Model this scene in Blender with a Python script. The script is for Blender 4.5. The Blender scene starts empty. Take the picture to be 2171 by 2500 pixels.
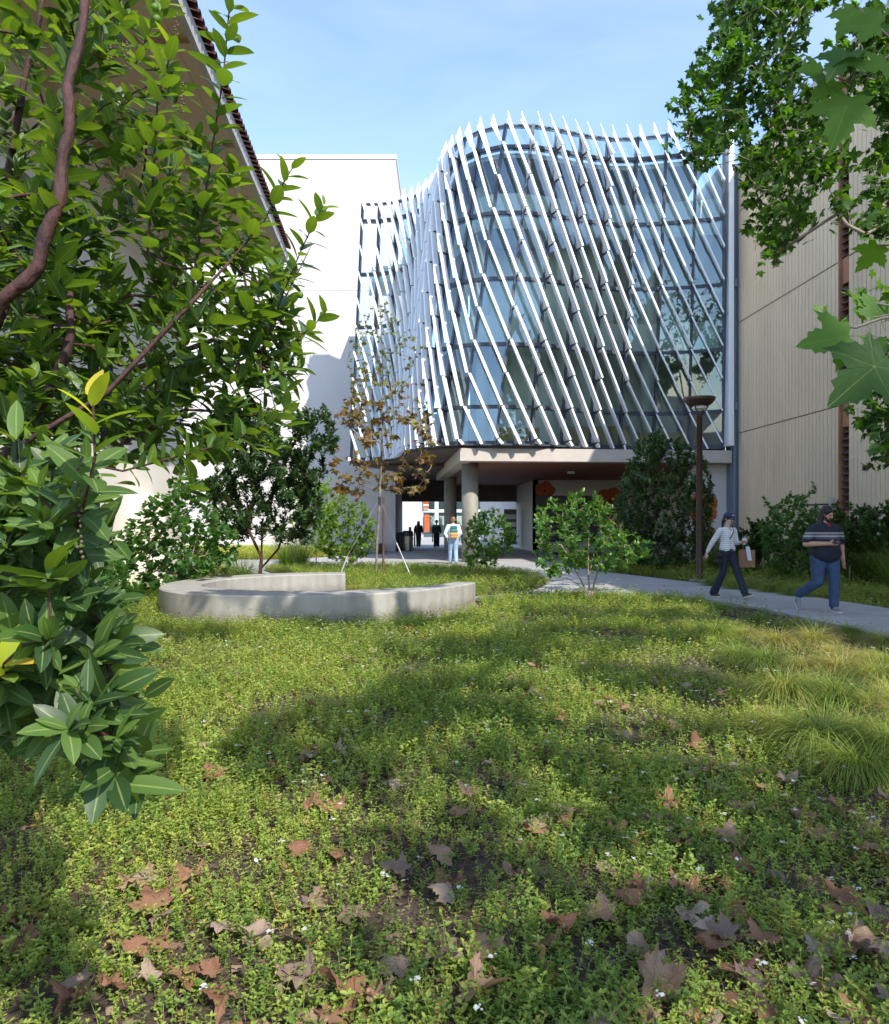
import bpy, bmesh, math, random
import numpy as np
from mathutils import Vector, Matrix

# ------------------------------------------------------------------ camera, sky, sun, exposure
SC = bpy.context.scene
COL = SC.collection
F_PX, CX, HY, EYE = 1800.0, 1085.5, 1280.0, 1.5
cam_data = bpy.data.cameras.new('camera')
cam = bpy.data.objects.new('camera', cam_data)
COL.objects.link(cam)
cam.location = (0, 0, EYE)
cam.rotation_euler = (math.radians(90), 0, 0)
cam_data.sensor_fit = 'HORIZONTAL'
cam_data.sensor_width = 36
cam_data.lens = 36 * F_PX / 2171.0
cam_data.shift_y = 30 / 2171.0
cam_data.clip_start = 0.05
cam_data.clip_end = 2000
SC.camera = cam

SUN_DIR = Vector((0.52, -0.85, 0.93)).normalized()      # towards the sun
SUN_EL = math.asin(SUN_DIR.z)
SUN_AZ = math.atan2(SUN_DIR.x, SUN_DIR.y)
world = bpy.data.worlds.new('World')
SC.world = world
world.use_nodes = True
wn, wl = world.node_tree.nodes, world.node_tree.links
bg = wn['Background']
sky = wn.new('ShaderNodeTexSky')
sky.sky_type = 'NISHITA'
sky.sun_disc = False
sky.sun_elevation = SUN_EL
sky.sun_rotation = SUN_AZ
sky.air_density = 0.92
sky.dust_density = 0.35
sky.ozone_density = 1.5
# thin high cloud wisps over the blue
geo = wn.new('ShaderNodeNewGeometry')
mapn = wn.new('ShaderNodeMapping')
mapn.inputs['Scale'].default_value = (1.2, 1.2, 4.5)
nz = wn.new('ShaderNodeTexNoise')
nz.inputs['Scale'].default_value = 1.6
nz.inputs['Detail'].default_value = 7
nz.inputs['Roughness'].default_value = 0.55
nz.inputs['Distortion'].default_value = 0.8
rp = wn.new('ShaderNodeValToRGB')
rp.color_ramp.elements[0].position = 0.42
rp.color_ramp.elements[0].color = (0, 0, 0, 1)
rp.color_ramp.elements[1].position = 0.85
rp.color_ramp.elements[1].color = (1, 1, 1, 1)
mulc = wn.new('ShaderNodeMath'); mulc.operation = 'MULTIPLY_ADD'
mulc.inputs[1].default_value = 0.12; mulc.inputs[2].default_value = 0.02
mxc = wn.new('ShaderNodeMixRGB')
mxc.inputs['Color2'].default_value = (4.6, 5.0, 6.2, 1)
tc = wn.new('ShaderNodeTexCoord')
wl.new(tc.outputs['Generated'], mapn.inputs['Vector'])
wl.new(mapn.outputs['Vector'], nz.inputs['Vector'])
wl.new(nz.outputs['Fac'], rp.inputs['Fac'])
wl.new(rp.outputs['Color'], mulc.inputs[0])
wl.new(mulc.outputs[0], mxc.inputs['Fac'])
wl.new(sky.outputs['Color'], mxc.inputs['Color1'])
wl.new(mxc.outputs['Color'], bg.inputs['Color'])
bg.inputs['Strength'].default_value = 0.15

sun_data = bpy.data.lights.new('sun', 'SUN')
sun_data.energy = 2.55
sun_data.angle = math.radians(0.53)
sun_data.color = (1.0, 0.94, 0.84)
sun = bpy.data.objects.new('sun', sun_data)
COL.objects.link(sun)
sun.rotation_euler = (-SUN_DIR).to_track_quat('-Z', 'Y').to_euler()
sun.location = (30, -50, 60)

SC.view_settings.view_transform = 'Standard'
SC.view_settings.look = 'None'
SC.view_settings.gamma = 1
SC.view_settings.use_curve_mapping = False
SC.view_settings.exposure = 1.46
SC.cycles.max_bounces = 7
SC.cycles.transparent_max_bounces = 10
SC.cycles.caustics_reflective = False
SC.cycles.caustics_refractive = False
SC.cycles.use_denoising = True
SC.cycles.sample_clamp_indirect = 6.0

# ------------------------------------------------------------------ measuring helper
def P(px, py, d):
    """a point of the place, from where it is seen and how far away it stands"""
    return np.array([(px - CX) * d / F_PX, d, EYE + (HY - py) * d / F_PX])

def G(px, py):
    """the ground point seen there"""
    d = EYE * F_PX / (py - HY)
    return np.array([(px - CX) * d / F_PX, d, 0.0])

# ------------------------------------------------------------------ tags
def tag(o, label=None, cat=None, group=None, kind=None):
    if label: o['label'] = label
    if cat: o['category'] = cat
    if group: o['group'] = group
    if kind: o['kind'] = kind
    return o

def empty(name, loc, label, cat, group=None):
    o = bpy.data.objects.new(name, None)
    o.empty_display_size = 0.2
    COL.objects.link(o)
    o.location = loc
    return tag(o, label, cat, group)

def link(o, parent=None):
    COL.objects.link(o)
    if parent is not None:
        o.parent = parent
        o.matrix_parent_inverse = Matrix.Translation(-Vector(parent.location))
    return o

# ------------------------------------------------------------------ materials
def new_mat(name):
    m = bpy.data.materials.new(name)
    m.use_nodes = True
    nt = m.node_tree
    return m, nt.nodes, nt.links, nt.nodes['Principled BSDF']

def mat(name, col, rough=0.6, metal=0.0, var=0.0, vscale=3.0, bump=0.0, bscale=40.0, spec=0.5, dark=None, stretch=None, detail=6):
    """a surface whose colour wanders between col and dark by noise, with a fine bump"""
    m, n, l, b = new_mat(name)
    b.inputs['Base Color'].default_value = (*col, 1)
    b.inputs['Roughness'].default_value = rough
    b.inputs['Metallic'].default_value = metal
    b.inputs['Specular IOR Level'].default_value = spec
    tcn = n.new('ShaderNodeTexCoord')
    mp = n.new('ShaderNodeMapping')
    l.new(tcn.outputs['Object'], mp.inputs['Vector'])
    if stretch: mp.inputs['Scale'].default_value = stretch
    if var > 0 or dark:
        t = n.new('ShaderNodeTexNoise')
        t.inputs['Scale'].default_value = vscale
        t.inputs['Detail'].default_value = detail
        t.inputs['Roughness'].default_value = 0.6
        l.new(mp.outputs['Vector'], t.inputs['Vector'])
        r = n.new('ShaderNodeValToRGB')
        r.color_ramp.elements[0].position = 0.33
        r.color_ramp.elements[1].position = 0.67
        dk = dark if dark else tuple(c * (1 - var) for c in col)
        r.color_ramp.elements[0].color = (*dk, 1)
        r.color_ramp.elements[1].color = (*col, 1)
        l.new(t.outputs['Fac'], r.inputs['Fac'])
        l.new(r.outputs['Color'], b.inputs['Base Color'])
    if bump > 0:
        t2 = n.new('ShaderNodeTexNoise')
        t2.inputs['Scale'].default_value = bscale
        t2.inputs['Detail'].default_value = 5
        l.new(mp.outputs['Vector'], t2.inputs['Vector'])
        bp = n.new('ShaderNodeBump')
        bp.inputs['Strength'].default_value = bump
        bp.inputs['Distance'].default_value = 0.02
        l.new(t2.outputs['Fac'], bp.inputs['Height'])
        l.new(bp.outputs['Normal'], b.inputs['Normal'])
    return m

def leaf_mat(name, cols, rough=0.4, trans=0.3, tcol=None, spec=0.5, coat=0.0, rib=0.6, ribcol=(0.30, 0.38, 0.12)):
    """leaf tissue: the 'tint' of each leaf picks its colour along the ramp; light shines through"""
    m, n, l, b = new_mat(name)
    a = n.new('ShaderNodeAttribute'); a.attribute_name = 'tint'
    r = n.new('ShaderNodeValToRGB')
    els = r.color_ramp.elements
    k = len(cols)
    els[0].position = 0; els[0].color = (*cols[0], 1)
    els[1].position = 1; els[1].color = (*cols[-1], 1)
    for i in range(1, k - 1):
        e = els.new(i / (k - 1)); e.color = (*cols[i], 1)
    l.new(a.outputs['Fac'], r.inputs['Fac'])
    rb = n.new('ShaderNodeAttribute'); rb.attribute_name = 'rib'
    rr = n.new('ShaderNodeMapRange'); rr.inputs['From Min'].default_value = 0.88; rr.inputs['From Max'].default_value = 0.97; rr.inputs['To Max'].default_value = rib
    l.new(rb.outputs['Fac'], rr.inputs['Value'])
    rm = n.new('ShaderNodeMixRGB'); rm.inputs['Color2'].default_value = (*ribcol, 1)
    l.new(rr.outputs['Result'], rm.inputs['Fac']); l.new(r.outputs['Color'], rm.inputs['Color1'])
    l.new(rm.outputs['Color'], b.inputs['Base Color'])
    b.inputs['Roughness'].default_value = rough
    b.inputs['Specular IOR Level'].default_value = spec
    if coat > 0:
        b.inputs['Coat Weight'].default_value = coat
        b.inputs['Coat Roughness'].default_value = 0.25
    tr = n.new('ShaderNodeBsdfTranslucent')
    g = n.new('ShaderNodeMixRGB'); g.blend_type = 'MULTIPLY'; g.inputs['Fac'].default_value = 1
    tcol = tcol or (2.6, 2.3, 0.7)
    g.inputs['Color2'].default_value = (*tcol, 1)
    l.new(r.outputs['Color'], g.inputs['Color1'])
    l.new(g.outputs['Color'], tr.inputs['Color'])
    mx = n.new('ShaderNodeMixShader'); mx.inputs['Fac'].default_value = trans
    l.new(b.outputs['BSDF'], mx.inputs[1]); l.new(tr.outputs['BSDF'], mx.inputs[2])
    l.new(mx.outputs['Shader'], n['Material Output'].inputs['Surface'])
    return m

def glass_mat(name, tint=(0.80, 0.90, 0.88), refl=0.30):
    """coated architectural glass: part clear, part mirror, more mirror at a glancing look"""
    m, n, l, b = new_mat(name)
    n.remove(b)
    t = n.new('ShaderNodeBsdfTransparent'); t.inputs['Color'].default_value = (*tint, 1)
    g = n.new('ShaderNodeBsdfGlossy'); g.inputs['Roughness'].default_value = 0.012
    g.inputs['Color'].default_value = (0.54, 0.67, 0.78, 1)
    fr = n.new('ShaderNodeFresnel'); fr.inputs['IOR'].default_value = 1.5
    ad = n.new('ShaderNodeMath'); ad.operation = 'MULTIPLY_ADD'
    ad.inputs[1].default_value = 1.0; ad.inputs[2].default_value = refl; ad.use_clamp = True
    l.new(fr.outputs['Fac'], ad.inputs[0])
    tn = n.new('ShaderNodeTexNoise'); tn.inputs['Scale'].default_value = 0.35
    bp = n.new('ShaderNodeBump'); bp.inputs['Strength'].default_value = 0.04; bp.inputs['Distance'].default_value = 0.3
    l.new(tn.outputs['Fac'], bp.inputs['Height']); l.new(bp.outputs['Normal'], g.inputs['Normal'])
    mx = n.new('ShaderNodeMixShader')
    l.new(ad.outputs[0], mx.inputs['Fac'])
    l.new(t.outputs['BSDF'], mx.inputs[1]); l.new(g.outputs['BSDF'], mx.inputs[2])
    l.new(mx.outputs['Shader'], n['Material Output'].inputs['Surface'])
    return m

# ------------------------------------------------------------------ mesh helpers
def np_mesh(name, V, F, mats, midx=None, tint=None, smooth=False):
    """V (n,3); F a list of int arrays, each (m,k)"""
    me = bpy.data.meshes.new(name)
    if not isinstance(F, (list, tuple)): F = [F]
    F = [np.asarray(f, dtype=np.int32) for f in F if len(f)]
    V = np.asarray(V, dtype=np.float32)
    me.vertices.add(len(V)); me.vertices.foreach_set('co', V.ravel())
    nl = sum(f.size for f in F); npoly = sum(len(f) for f in F)
    me.loops.add(nl); me.polygons.add(npoly)
    me.loops.foreach_set('vertex_index', np.concatenate([f.ravel() for f in F]))
    tot = np.concatenate([np.full(len(f), f.shape[1], dtype=np.int32) for f in F])
    st = np.concatenate([[0], np.cumsum(tot)[:-1]]).astype(np.int32)
    me.polygons.foreach_set('loop_start', st)
    me.polygons.foreach_set('loop_total', tot)
    if midx is not None: me.polygons.foreach_set('material_index', np.asarray(midx, dtype=np.int32))
    me.polygons.foreach_set('use_smooth', np.full(npoly, smooth, dtype=bool))
    for m in (mats if isinstance(mats, (list, tuple)) else [mats]): me.materials.append(m)
    if tint is not None:
        at = me.attributes.new('tint', 'FLOAT', 'POINT')
        at.data.foreach_set('value', np.asarray(tint, dtype=np.float32))
    me.update(calc_edges=True)
    me.validate()
    return me

def np_obj(name, V, F, mats, parent=None, **k):
    return link(bpy.data.objects.new(name, np_mesh(name, V, F, mats, **k)), parent)

class MB:
    """gathers shapes into one mesh"""
    def __init__(s): s.v = []; s.f = []; s.m = []; s.t = []
    def add(s, vs, fs, mi=0, tint=0.5):
        o = len(s.v)
        s.v.extend([tuple(map(float, p)) for p in vs])
        s.t.extend([tint] * len(vs))
        for f in fs: s.f.append(tuple(i + o for i in f)); s.m.append(mi)
    def hexa(s, p, mi=0):
        s.add(p, [(0, 3, 2, 1), (4, 5, 6, 7), (0, 1, 5, 4), (1, 2, 6, 5), (2, 3, 7, 6), (3, 0, 4, 7)], mi)
    def box(s, x0, x1, y0, y1, z0, z1, mi=0):
        s.hexa([(x0, y0, z0), (x1, y0, z0), (x1, y1, z0), (x0, y1, z0), (x0, y0, z1), (x1, y0, z1), (x1, y1, z1), (x0, y1, z1)], mi)
    def bar(s, a, b, n, w, h0, h1, mi=0):
        """bar from a to b, w wide, reaching from h0 to h1 along n"""
        a, b, n = Vector(a), Vector(b), Vector(n).normalized()
        d = (b - a).normalized(); t = d.cross(n).normalized() * (w / 2)
        s.hexa([a - t + n * h0, a + t + n * h0, b + t + n * h0, b - t + n * h0,
                a - t + n * h1, a + t + n * h1, b + t + n * h1, b - t + n * h1], mi)
    def prism(s, poly, z0, z1, mi=0):
        n = len(poly)
        vs = [(x, y, z0) for x, y in poly] + [(x, y, z1) for x, y in poly]
        fs = [tuple(range(n))[::-1], tuple(range(n, 2 * n))] + [(i, (i + 1) % n, n + (i + 1) % n, n + i) for i in range(n)]
        s.add(vs, fs, mi)
    def tube(s, pts, rad, k=8, mi=0, cap=True, tint=0.5, squash=None):
        pts = [Vector(p) for p in pts]
        if not hasattr(rad, '__len__'): rad = [rad] * len(pts)
        vs = []; ref = None
        for i, p in enumerate(pts):
            d = (pts[min(i + 1, len(pts) - 1)] - pts[max(i - 1, 0)])
            d = d.normalized() if d.length > 1e-9 else Vector((0, 0, 1))
            if ref is None: ref = d.orthogonal().normalized()
            u = ref - d * ref.dot(d)
            u = u.normalized() if u.length > 1e-6 else d.orthogonal().normalized()
            ref = u; w = d.cross(u)
            for j in range(k):
                a = 2 * math.pi * j / k
                q = p + (u * math.cos(a) + w * math.sin(a)) * rad[i]
                vs.append(q)
        fs = [(i * k + j, i * k + (j + 1) % k, (i + 1) * k + (j + 1) % k, (i + 1) * k + j) for i in range(len(pts) - 1) for j in range(k)]
        if cap: fs += [tuple(range(k))[::-1], tuple(range((len(pts) - 1) * k, len(pts) * k))]
        s.add(vs, fs, mi, tint)
    def lathe(s, prof, c, k=32, mi=0):
        vs = [(c[0] + r * math.cos(2 * math.pi * j / k), c[1] + r * math.sin(2 * math.pi * j / k), c[2] + z) for r, z in prof for j in range(k)]
        fs = [(i * k + j, i * k + (j + 1) % k, (i + 1) * k + (j + 1) % k, (i + 1) * k + j) for i in range(len(prof) - 1) for j in range(k)]
        fs += [tuple(range(k))[::-1], tuple(range((len(prof) - 1) * k, len(prof) * k))]
        s.add(vs, fs, mi)
    def ball(s, c, r, k=12, mi=0, scale=(1, 1, 1)):
        vs = []; fs = []
        n = k // 2
        for i in range(n + 1):
            a = math.pi * i / n
            for j in range(k):
                b = 2 * math.pi * j / k
                vs.append((c[0] + r * scale[0] * math.sin(a) * math.cos(b), c[1] + r * scale[1] * math.sin(a) * math.sin(b), c[2] + r * scale[2] * math.cos(a)))
        for i in range(n):
            for j in range(k):
                fs.append((i * k + j, (i + 1) * k + j, (i + 1) * k + (j + 1) % k, i * k + (j + 1) % k))
        s.add(vs, fs, mi)
    def mesh(s, name, mats, smooth=False):
        me = bpy.data.meshes.new(name)
        me.from_pydata(s.v, [], s.f)
        for m in (mats if isinstance(mats, (list, tuple)) else [mats]): me.materials.append(m)
        me.polygons.foreach_set('material_index', s.m)
        me.polygons.foreach_set('use_smooth', [smooth] * len(s.f))
        at = me.attributes.new('tint', 'FLOAT', 'POINT'); at.data.foreach_set('value', s.t)
        me.update(); me.validate()
        return me
    def obj(s, name, mats, parent=None, smooth=False, bevel=0.0, seg=2, angle=40):
        o = link(bpy.data.objects.new(name, s.mesh(name, mats, smooth)), parent)
        if bevel > 0:
            b = o.modifiers.new('bevel', 'BEVEL'); b.width = bevel; b.segments = seg; b.limit_method = 'ANGLE'; b.angle_limit = math.radians(angle)
        return o

def norm(a):
    return a / np.maximum(np.linalg.norm(a, axis=-1, keepdims=True), 1e-9)

def frames(axis, up):
    """rotation matrices whose y follows axis and whose z leans to up"""
    y = norm(axis); x = norm(np.cross(y, up)); z = np.cross(x, y)
    return np.stack([x, y, z], axis=-1)

def scatter(T, pos, R, s):
    """copies of a template (V0, faces list) at pos with rotation R and size s"""
    V0, F0 = T
    N, n = len(pos), len(V0)
    s = np.asarray(s, dtype=float).reshape(N, -1)
    if s.shape[1] == 1: s = np.repeat(s, 3, axis=1)
    V = np.einsum('nij,nkj->nki', R, V0[None, :, :] * s[:, None, :]) + pos[:, None, :]
    off = (np.arange(N) * n)[:, None, None]
    F = [(f[None, :, :] + off).reshape(-1, f.shape[1]) for f in F0]
    return V.reshape(-1, 3), F, n

RIB = {}

def rib_of(T):
    """1 on the midrib or veins of a leaf template, 0 at its margin"""
    return RIB.get(T[0].shape[0], None)

class Heap:
    """joins scattered pieces into one mesh"""
    def __init__(s): s.V = []; s.F = []; s.T = []; s.n = 0; s.A = []
    def add(s, T, pos, R, size, tint):
        if len(pos) == 0: return
        V, F, n = scatter(T, pos, R, size)
        s.V.append(V); s.F += [f + s.n for f in F]; s.T.append(np.repeat(tint, n)); s.n += len(V)
        r = rib_of(T); s.A.append(np.tile(r, len(pos)) if r is not None else np.zeros(len(V)))
    def addmb(s, mb):
        q = [f for f in mb.f if len(f) == 4]; t = [f for f in mb.f if len(f) == 3]
        s.V.append(np.array(mb.v))
        if q: s.F.append(np.array(q) + s.n)
        if t: s.F.append(np.array(t) + s.n)
        s.T.append(np.array(mb.t)); s.n += len(mb.v); s.A.append(np.zeros(len(mb.v)))
    def obj(s, name, m, parent=None, smooth=False):
        o = np_obj(name, np.concatenate(s.V), s.F, m, parent, tint=np.concatenate(s.T), smooth=smooth)
        a = np.concatenate(s.A)
        if a.any():
            at = o.data.attributes.new('rib', 'FLOAT', 'POINT'); at.data.foreach_set('value', a.astype(np.float32))
        return o

# leaf shapes, all growing from the origin along +y, one long
def leaf_long(w=0.36, fold=0.16, curl=0.12, rows=7, power=1.0, wave=0.0, expo=0.8):
    V = []; F = []
    for i in range(rows):
        t = i / (rows - 1)
        hw = max(0.012, w / 2 * math.sin(math.pi * min(1, t ** power)) ** expo) if 0 < t < 1 else 0.012
        z = -curl * t * t + 0.02
        wv = wave * math.sin(t * 9)
        V += [(-hw, t, z + fold * hw + wv), (0, t, z), (hw, t, z + fold * hw - wv)]
    for i in range(rows - 1):
        a = 3 * i
        F += [(a, a + 1, a + 4, a + 3), (a + 1, a + 2, a + 5, a + 4)]
    if rows == 7: RIB[3 * rows] = np.tile([0., 1., 0.], rows)
    return np.array(V, dtype=float), [np.array(F)]

def leaf_small(w=0.5, fold=0.25, curl=0.1):
    V = [(0, 0, 0), (w * .42, .28, fold * w * .4), (w * .40, .66, fold * w * .4 - curl * .4), (0, 1, -curl), (-w * .40, .66, fold * w * .4 - curl * .4), (-w * .42, .28, fold * w * .4)]
    return np.array(V, dtype=float), [np.array([(0, 1, 2, 3), (0, 3, 4, 5)])]

def leaf_palm(curl=0.1, detail=True, seed=0, crumple=0.0):
    rnd = random.Random(seed)
    if detail:
        h = [(.03, 0), (.2, -.1), (.33, -.08), (.46, -.12), (.42, -.02), (.33, .12), (.47, .12), (.52, .22), (.62, .25), (.62, .36), (.74, .52), (.58, .47), (.5, .52), (.4, .46), (.24, .5), (.31, .62), (.24, .68), (.26, .78), (.14, .82), (.11, .93)]
    else:
        h = [(.04, 0), (.2, -.1), (.46, -.12), (.33, .12), (.55, .2), (.74, .52), (.45, .48), (.24, .5), (.28, .7), (.12, .88)]
    out = [(0, 0)] + h + [(0, 1.08)] + [(-x, y) for x, y in h[::-1]]
    c = (0, .22)
    n = len(out)
    def zf(x, y):
        r = math.hypot(x, y - .25)
        z = -curl * r * r + .12 * abs(x) * (1 - curl)
        if crumple: z += crumple * (math.sin(x * 7 + seed) * .10 + math.cos(y * 6 + seed * 2.1 + x * 4) * .12 + .35 * r * r + r * r * (0.45 * math.sin(math.atan2(y - .25, x) * 2.5 + seed)))
        return z
    V = [(*c, zf(*c))]
    rings = (.35, .7, 1.0) if crumple else (.5, 1.0)
    for k in rings:
        for x, y in out:
            a, b = c[0] + (x - c[0]) * k, c[1] + (y - c[1]) * k
            V.append((a, b, zf(a, b)))
    T3 = [(0, 1 + i, 1 + (i + 1) % n) for i in range(n)]
    Q4 = [(1 + j * n + i, 1 + (j + 1) * n + i, 1 + (j + 1) * n + (i + 1) % n, 1 + j * n + (i + 1) % n) for j in range(len(rings) - 1) for i in range(n)]
    V = np.array(V, dtype=float)
    # a stalk
    k0 = len(V)
    V = np.vstack([V, [(.012, .02, 0), (-.012, .02, 0), (-.008, -.45, -.12), (.008, -.45, -.12)]])
    Q4.append((k0, k0 + 1, k0 + 2, k0 + 3))
    tipmask = [1. if (i == 0 or (x, y) == (0, 1.08) or (abs(x), y) in ((.46, -.12), (.74, .52))) else 0. for i, (x, y) in enumerate(out)]
    RIB[len(V)] = np.array([1.] + tipmask * len(rings) + [0.] * 4)
    return V, [np.array(T3), np.array(Q4)]

def inpoly(pts, poly):
    x, y = pts[:, 0], pts[:, 1]
    r = np.zeros(len(pts), dtype=bool)
    n = len(poly)
    for i in range(n):
        x1, y1 = poly[i]; x2, y2 = poly[(i + 1) % n]
        c = ((y1 > y) != (y2 > y)) & (x < (x2 - x1) * (y - y1) / ((y2 - y1) if y2 != y1 else 1e-9) + x1)
        r ^= c
    return r

# ------------------------------------------------------------------ growing woody plants
def grow(seeds, targets, rng, step=0.12, wig=0.25, arch=0.0, straight=0.35):
    """seeds: list of polylines already standing (first starts at the base). Each target is joined to the nearest wood.
    returns nodes, parents, tip index of each target"""
    N = []; par = []
    for pl in seeds:
        pl = [np.array(p, dtype=float) for p in pl]
        if N:
            d = np.linalg.norm(np.array(N) - pl[0], axis=1); last = int(d.argmin())
        else:
            last = -1
        for a, b in zip(pl[:-1], pl[1:]):
            k = max(1, int(np.linalg.norm(b - a) / step))
            for i in range(k):
                q = a + (b - a) * (i / k)
                N.append(q); par.append(last); last = len(N) - 1
        N.append(pl[-1]); par.append(last)
    base = N[0]
    order = np.argsort(np.linalg.norm(targets - base, axis=1))
    tips = np.zeros(len(targets), dtype=int)
    A = np.zeros((len(N) + int(len(targets) * 60) + 10, 3)); A[:len(N)] = N
    cnt = len(N)
    par = list(par)
    for ti in order:
        t = targets[ti]
        v = t - A[:cnt]
        d = np.linalg.norm(v, axis=1)
        cost = d + straight * np.maximum(0, np.linalg.norm(A[:cnt] - base, axis=1) - np.linalg.norm(t - base))
        j = int(cost.argmin()); a = A[j].copy(); L = d[j]
        k = max(2, min(50, int(L / step)))
        pj = par[j]
        d0 = norm((a - A[pj])) if pj >= 0 else np.array([0, 0, 1.0])
        last = j
        off = rng.normal(size=3) * wig * L * 0.25
        for i in range(1, k + 1):
            u = i / k
            q = a + (t - a) * u + d0 * (L * 0.35 * u * (1 - u) * 1.2) + off * math.sin(math.pi * u) + np.array([0, 0, arch * L * math.sin(math.pi * u)])
            A[cnt] = q; par.append(last); last = cnt; cnt += 1
        tips[ti] = last
    return A[:cnt], np.array(par), tips

def wood(mb, N, par, rtip, power=0.5, rmax=0.2, k=6, tips=None):
    """tubes along the skeleton, thicker where more twigs hang on"""
    n = len(N)
    cnt = np.zeros(n)
    kids = [[] for _ in range(n)]
    for i, p in enumerate(par):
        if p >= 0: kids[p].append(i)
    for i in range(n - 1, -1, -1):
        if not kids[i]: cnt[i] = 1
        if par[i] >= 0 and par[i] < i: cnt[par[i]] += cnt[i]
    rad = np.minimum(rmax, rtip * np.power(np.maximum(cnt, 1), power))
    roots = [i for i, p in enumerate(par) if p < 0]
    stack = [(r, None) for r in roots]
    while stack:
        i, frm = stack.pop()
        path = [frm, i] if frm is not None else [i]
        while kids[i]:
            ks = sorted(kids[i], key=lambda q: -cnt[q])
            for o in ks[1:]: stack.append((o, i))
            i = ks[0]; path.append(i)
        if len(path) < 2: continue
        rr = [rad[q] for q in path]
        if frm is not None: rr[0] = min(rr[0], rr[1] * 1.15)
        rr[-1] = rtip * 0.5
        mb.tube([N[q] for q in path], rr, k=k, cap=False)
    return rad

def twig_leaves(heap, T, tips, dirs, rng, n, size, spread=1.0, length=0.2, droop=0.0, upn=0.6, tint=(0.2, 0.8), tiptint=None, szvar=0.25, rosette=False):
    """leaves set spirally along the last stretch of each twig"""
    M = len(tips)
    if M == 0: return
    u = rng.random((M, n)) ** (0.6 if rosette else 1.0)
    u[:, -3:] = 1.0
    dirs = norm(dirs)
    ref = norm(np.cross(dirs, rng.normal(size=(M, 3))))
    bit = np.cross(dirs, ref)
    phi = (np.arange(n)[None, :] * 2.399 + rng.random((M, 1)) * 6.28) + rng.normal(size=(M, n)) * .25
    open_ = spread * (1.15 - 0.55 * u) + rng.normal(size=(M, n)) * .12
    if rosette: open_ = spread * (1.25 - 0.75 * u * rng.random((M, n))) + rng.normal(size=(M, n)) * .1
    side = ref[:, None, :] * np.cos(phi)[..., None] + bit[:, None, :] * np.sin(phi)[..., None]
    ax = dirs[:, None, :] * np.cos(open_)[..., None] + side * np.sin(open_)[..., None]
    ax[..., 2] -= droop
    pos = tips[:, None, :] - dirs[:, None, :] * (length * (1 - u))[..., None]
    upv = dirs[:, None, :] * 0.8 + np.array([0, 0, upn])[None, None, :] + rng.normal(size=(M, n, 3)) * .25
    sz = size * (1 + rng.normal(size=(M, n)) * szvar * .6) * (0.75 + 0.35 * (1 - u ** 4))
    tn = tint[0] + (tint[1] - tint[0]) * rng.random((M, n))
    if tiptint is not None:
        tn = np.where(u >= 0.97, np.maximum(tn, tiptint), tn)
    heap.add(T, pos.reshape(-1, 3), frames(ax.reshape(-1, 3), upv.reshape(-1, 3)), np.maximum(sz, size * .35).reshape(-1), np.clip(tn, 0, 1).reshape(-1))

# ------------------------------------------------------------------ palette
M = {}
M['soil'] = mat('soil', (0.085, 0.055, 0.038), 0.95, var=0.6, vscale=9, bump=0.9, bscale=60, dark=(0.035, 0.024, 0.017))
M['concrete_path'] = mat('concrete_path', (0.40, 0.39, 0.38), 0.85, vscale=1.1, dark=(0.31, 0.305, 0.30), bump=0.15, bscale=120)
M['bench_concrete'] = mat('bench_concrete', (0.36, 0.345, 0.315), 0.75, vscale=2.2, dark=(0.29, 0.28, 0.25), bump=0.12, bscale=50)
M['white_stucco'] = mat('white_stucco', (0.60, 0.565, 0.555), 0.9, vscale=0.5, dark=(0.56, 0.525, 0.515), bump=0.1, bscale=60)
M['passage_white'] = mat('passage_white', (0.60, 0.56, 0.53), 0.9, vscale=0.7, dark=(0.55, 0.51, 0.48), bump=0.06, bscale=60)
M['cream_wall'] = mat('cream_wall', (0.80, 0.74, 0.66), 0.9, vscale=0.6, dark=(0.74, 0.68, 0.60), bump=0.1, bscale=50)
M['soffit_tan'] = mat('soffit_tan', (0.66, 0.50, 0.36), 0.85, vscale=0.8, dark=(0.58, 0.43, 0.30), bump=0.08, bscale=30)
M['fascia_grey'] = mat('fascia_grey', (0.50, 0.48, 0.47), 0.7, vscale=2, dark=(0.4, 0.385, 0.37))
M['roof_tile'] = mat('roof_tile', (0.14, 0.055, 0.04), 0.8, vscale=5, dark=(0.07, 0.03, 0.024), bump=0.3, bscale=40)
M['beam_concrete'] = mat('beam_concrete', (0.50, 0.45, 0.40), 0.8, vscale=1.4, dark=(0.42, 0.375, 0.33), bump=0.1, bscale=60)
M['column_concrete'] = mat('column_concrete', (0.33, 0.31, 0.27), 0.75, vscale=2.5, dark=(0.22, 0.205, 0.175), bump=0.12, bscale=40, stretch=(1, 1, 0.5))
M['wood_soffit'] = mat('wood_soffit', (0.26, 0.09, 0.045), 0.6, vscale=2.0, dark=(0.17, 0.058, 0.03), stretch=(0.3, 6, 1))
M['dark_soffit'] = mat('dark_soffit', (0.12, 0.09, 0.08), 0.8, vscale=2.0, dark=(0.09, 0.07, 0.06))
M['fin_white'] = mat('fin_white', (0.86, 0.87, 0.88), 0.38, vscale=1.2, dark=(0.80, 0.815, 0.83), metal=0.0)
M['frame_dark'] = mat('frame_dark', (0.05, 0.062, 0.085), 0.5, vscale=4, dark=(0.035, 0.045, 0.065))
M['bracket_dark'] = mat('bracket_dark', (0.03, 0.035, 0.045), 0.5)
M['glass'] = glass_mat('glass', (0.84, 0.95, 0.91), 0.13)
M['glass_clear'] = glass_mat('glass_clear', (0.84, 0.93, 0.95), 0.12)
M['inner_white'] = mat('inner_white', (0.78, 0.84, 0.80), 0.8, vscale=0.8, dark=(0.70, 0.76, 0.72))
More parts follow.
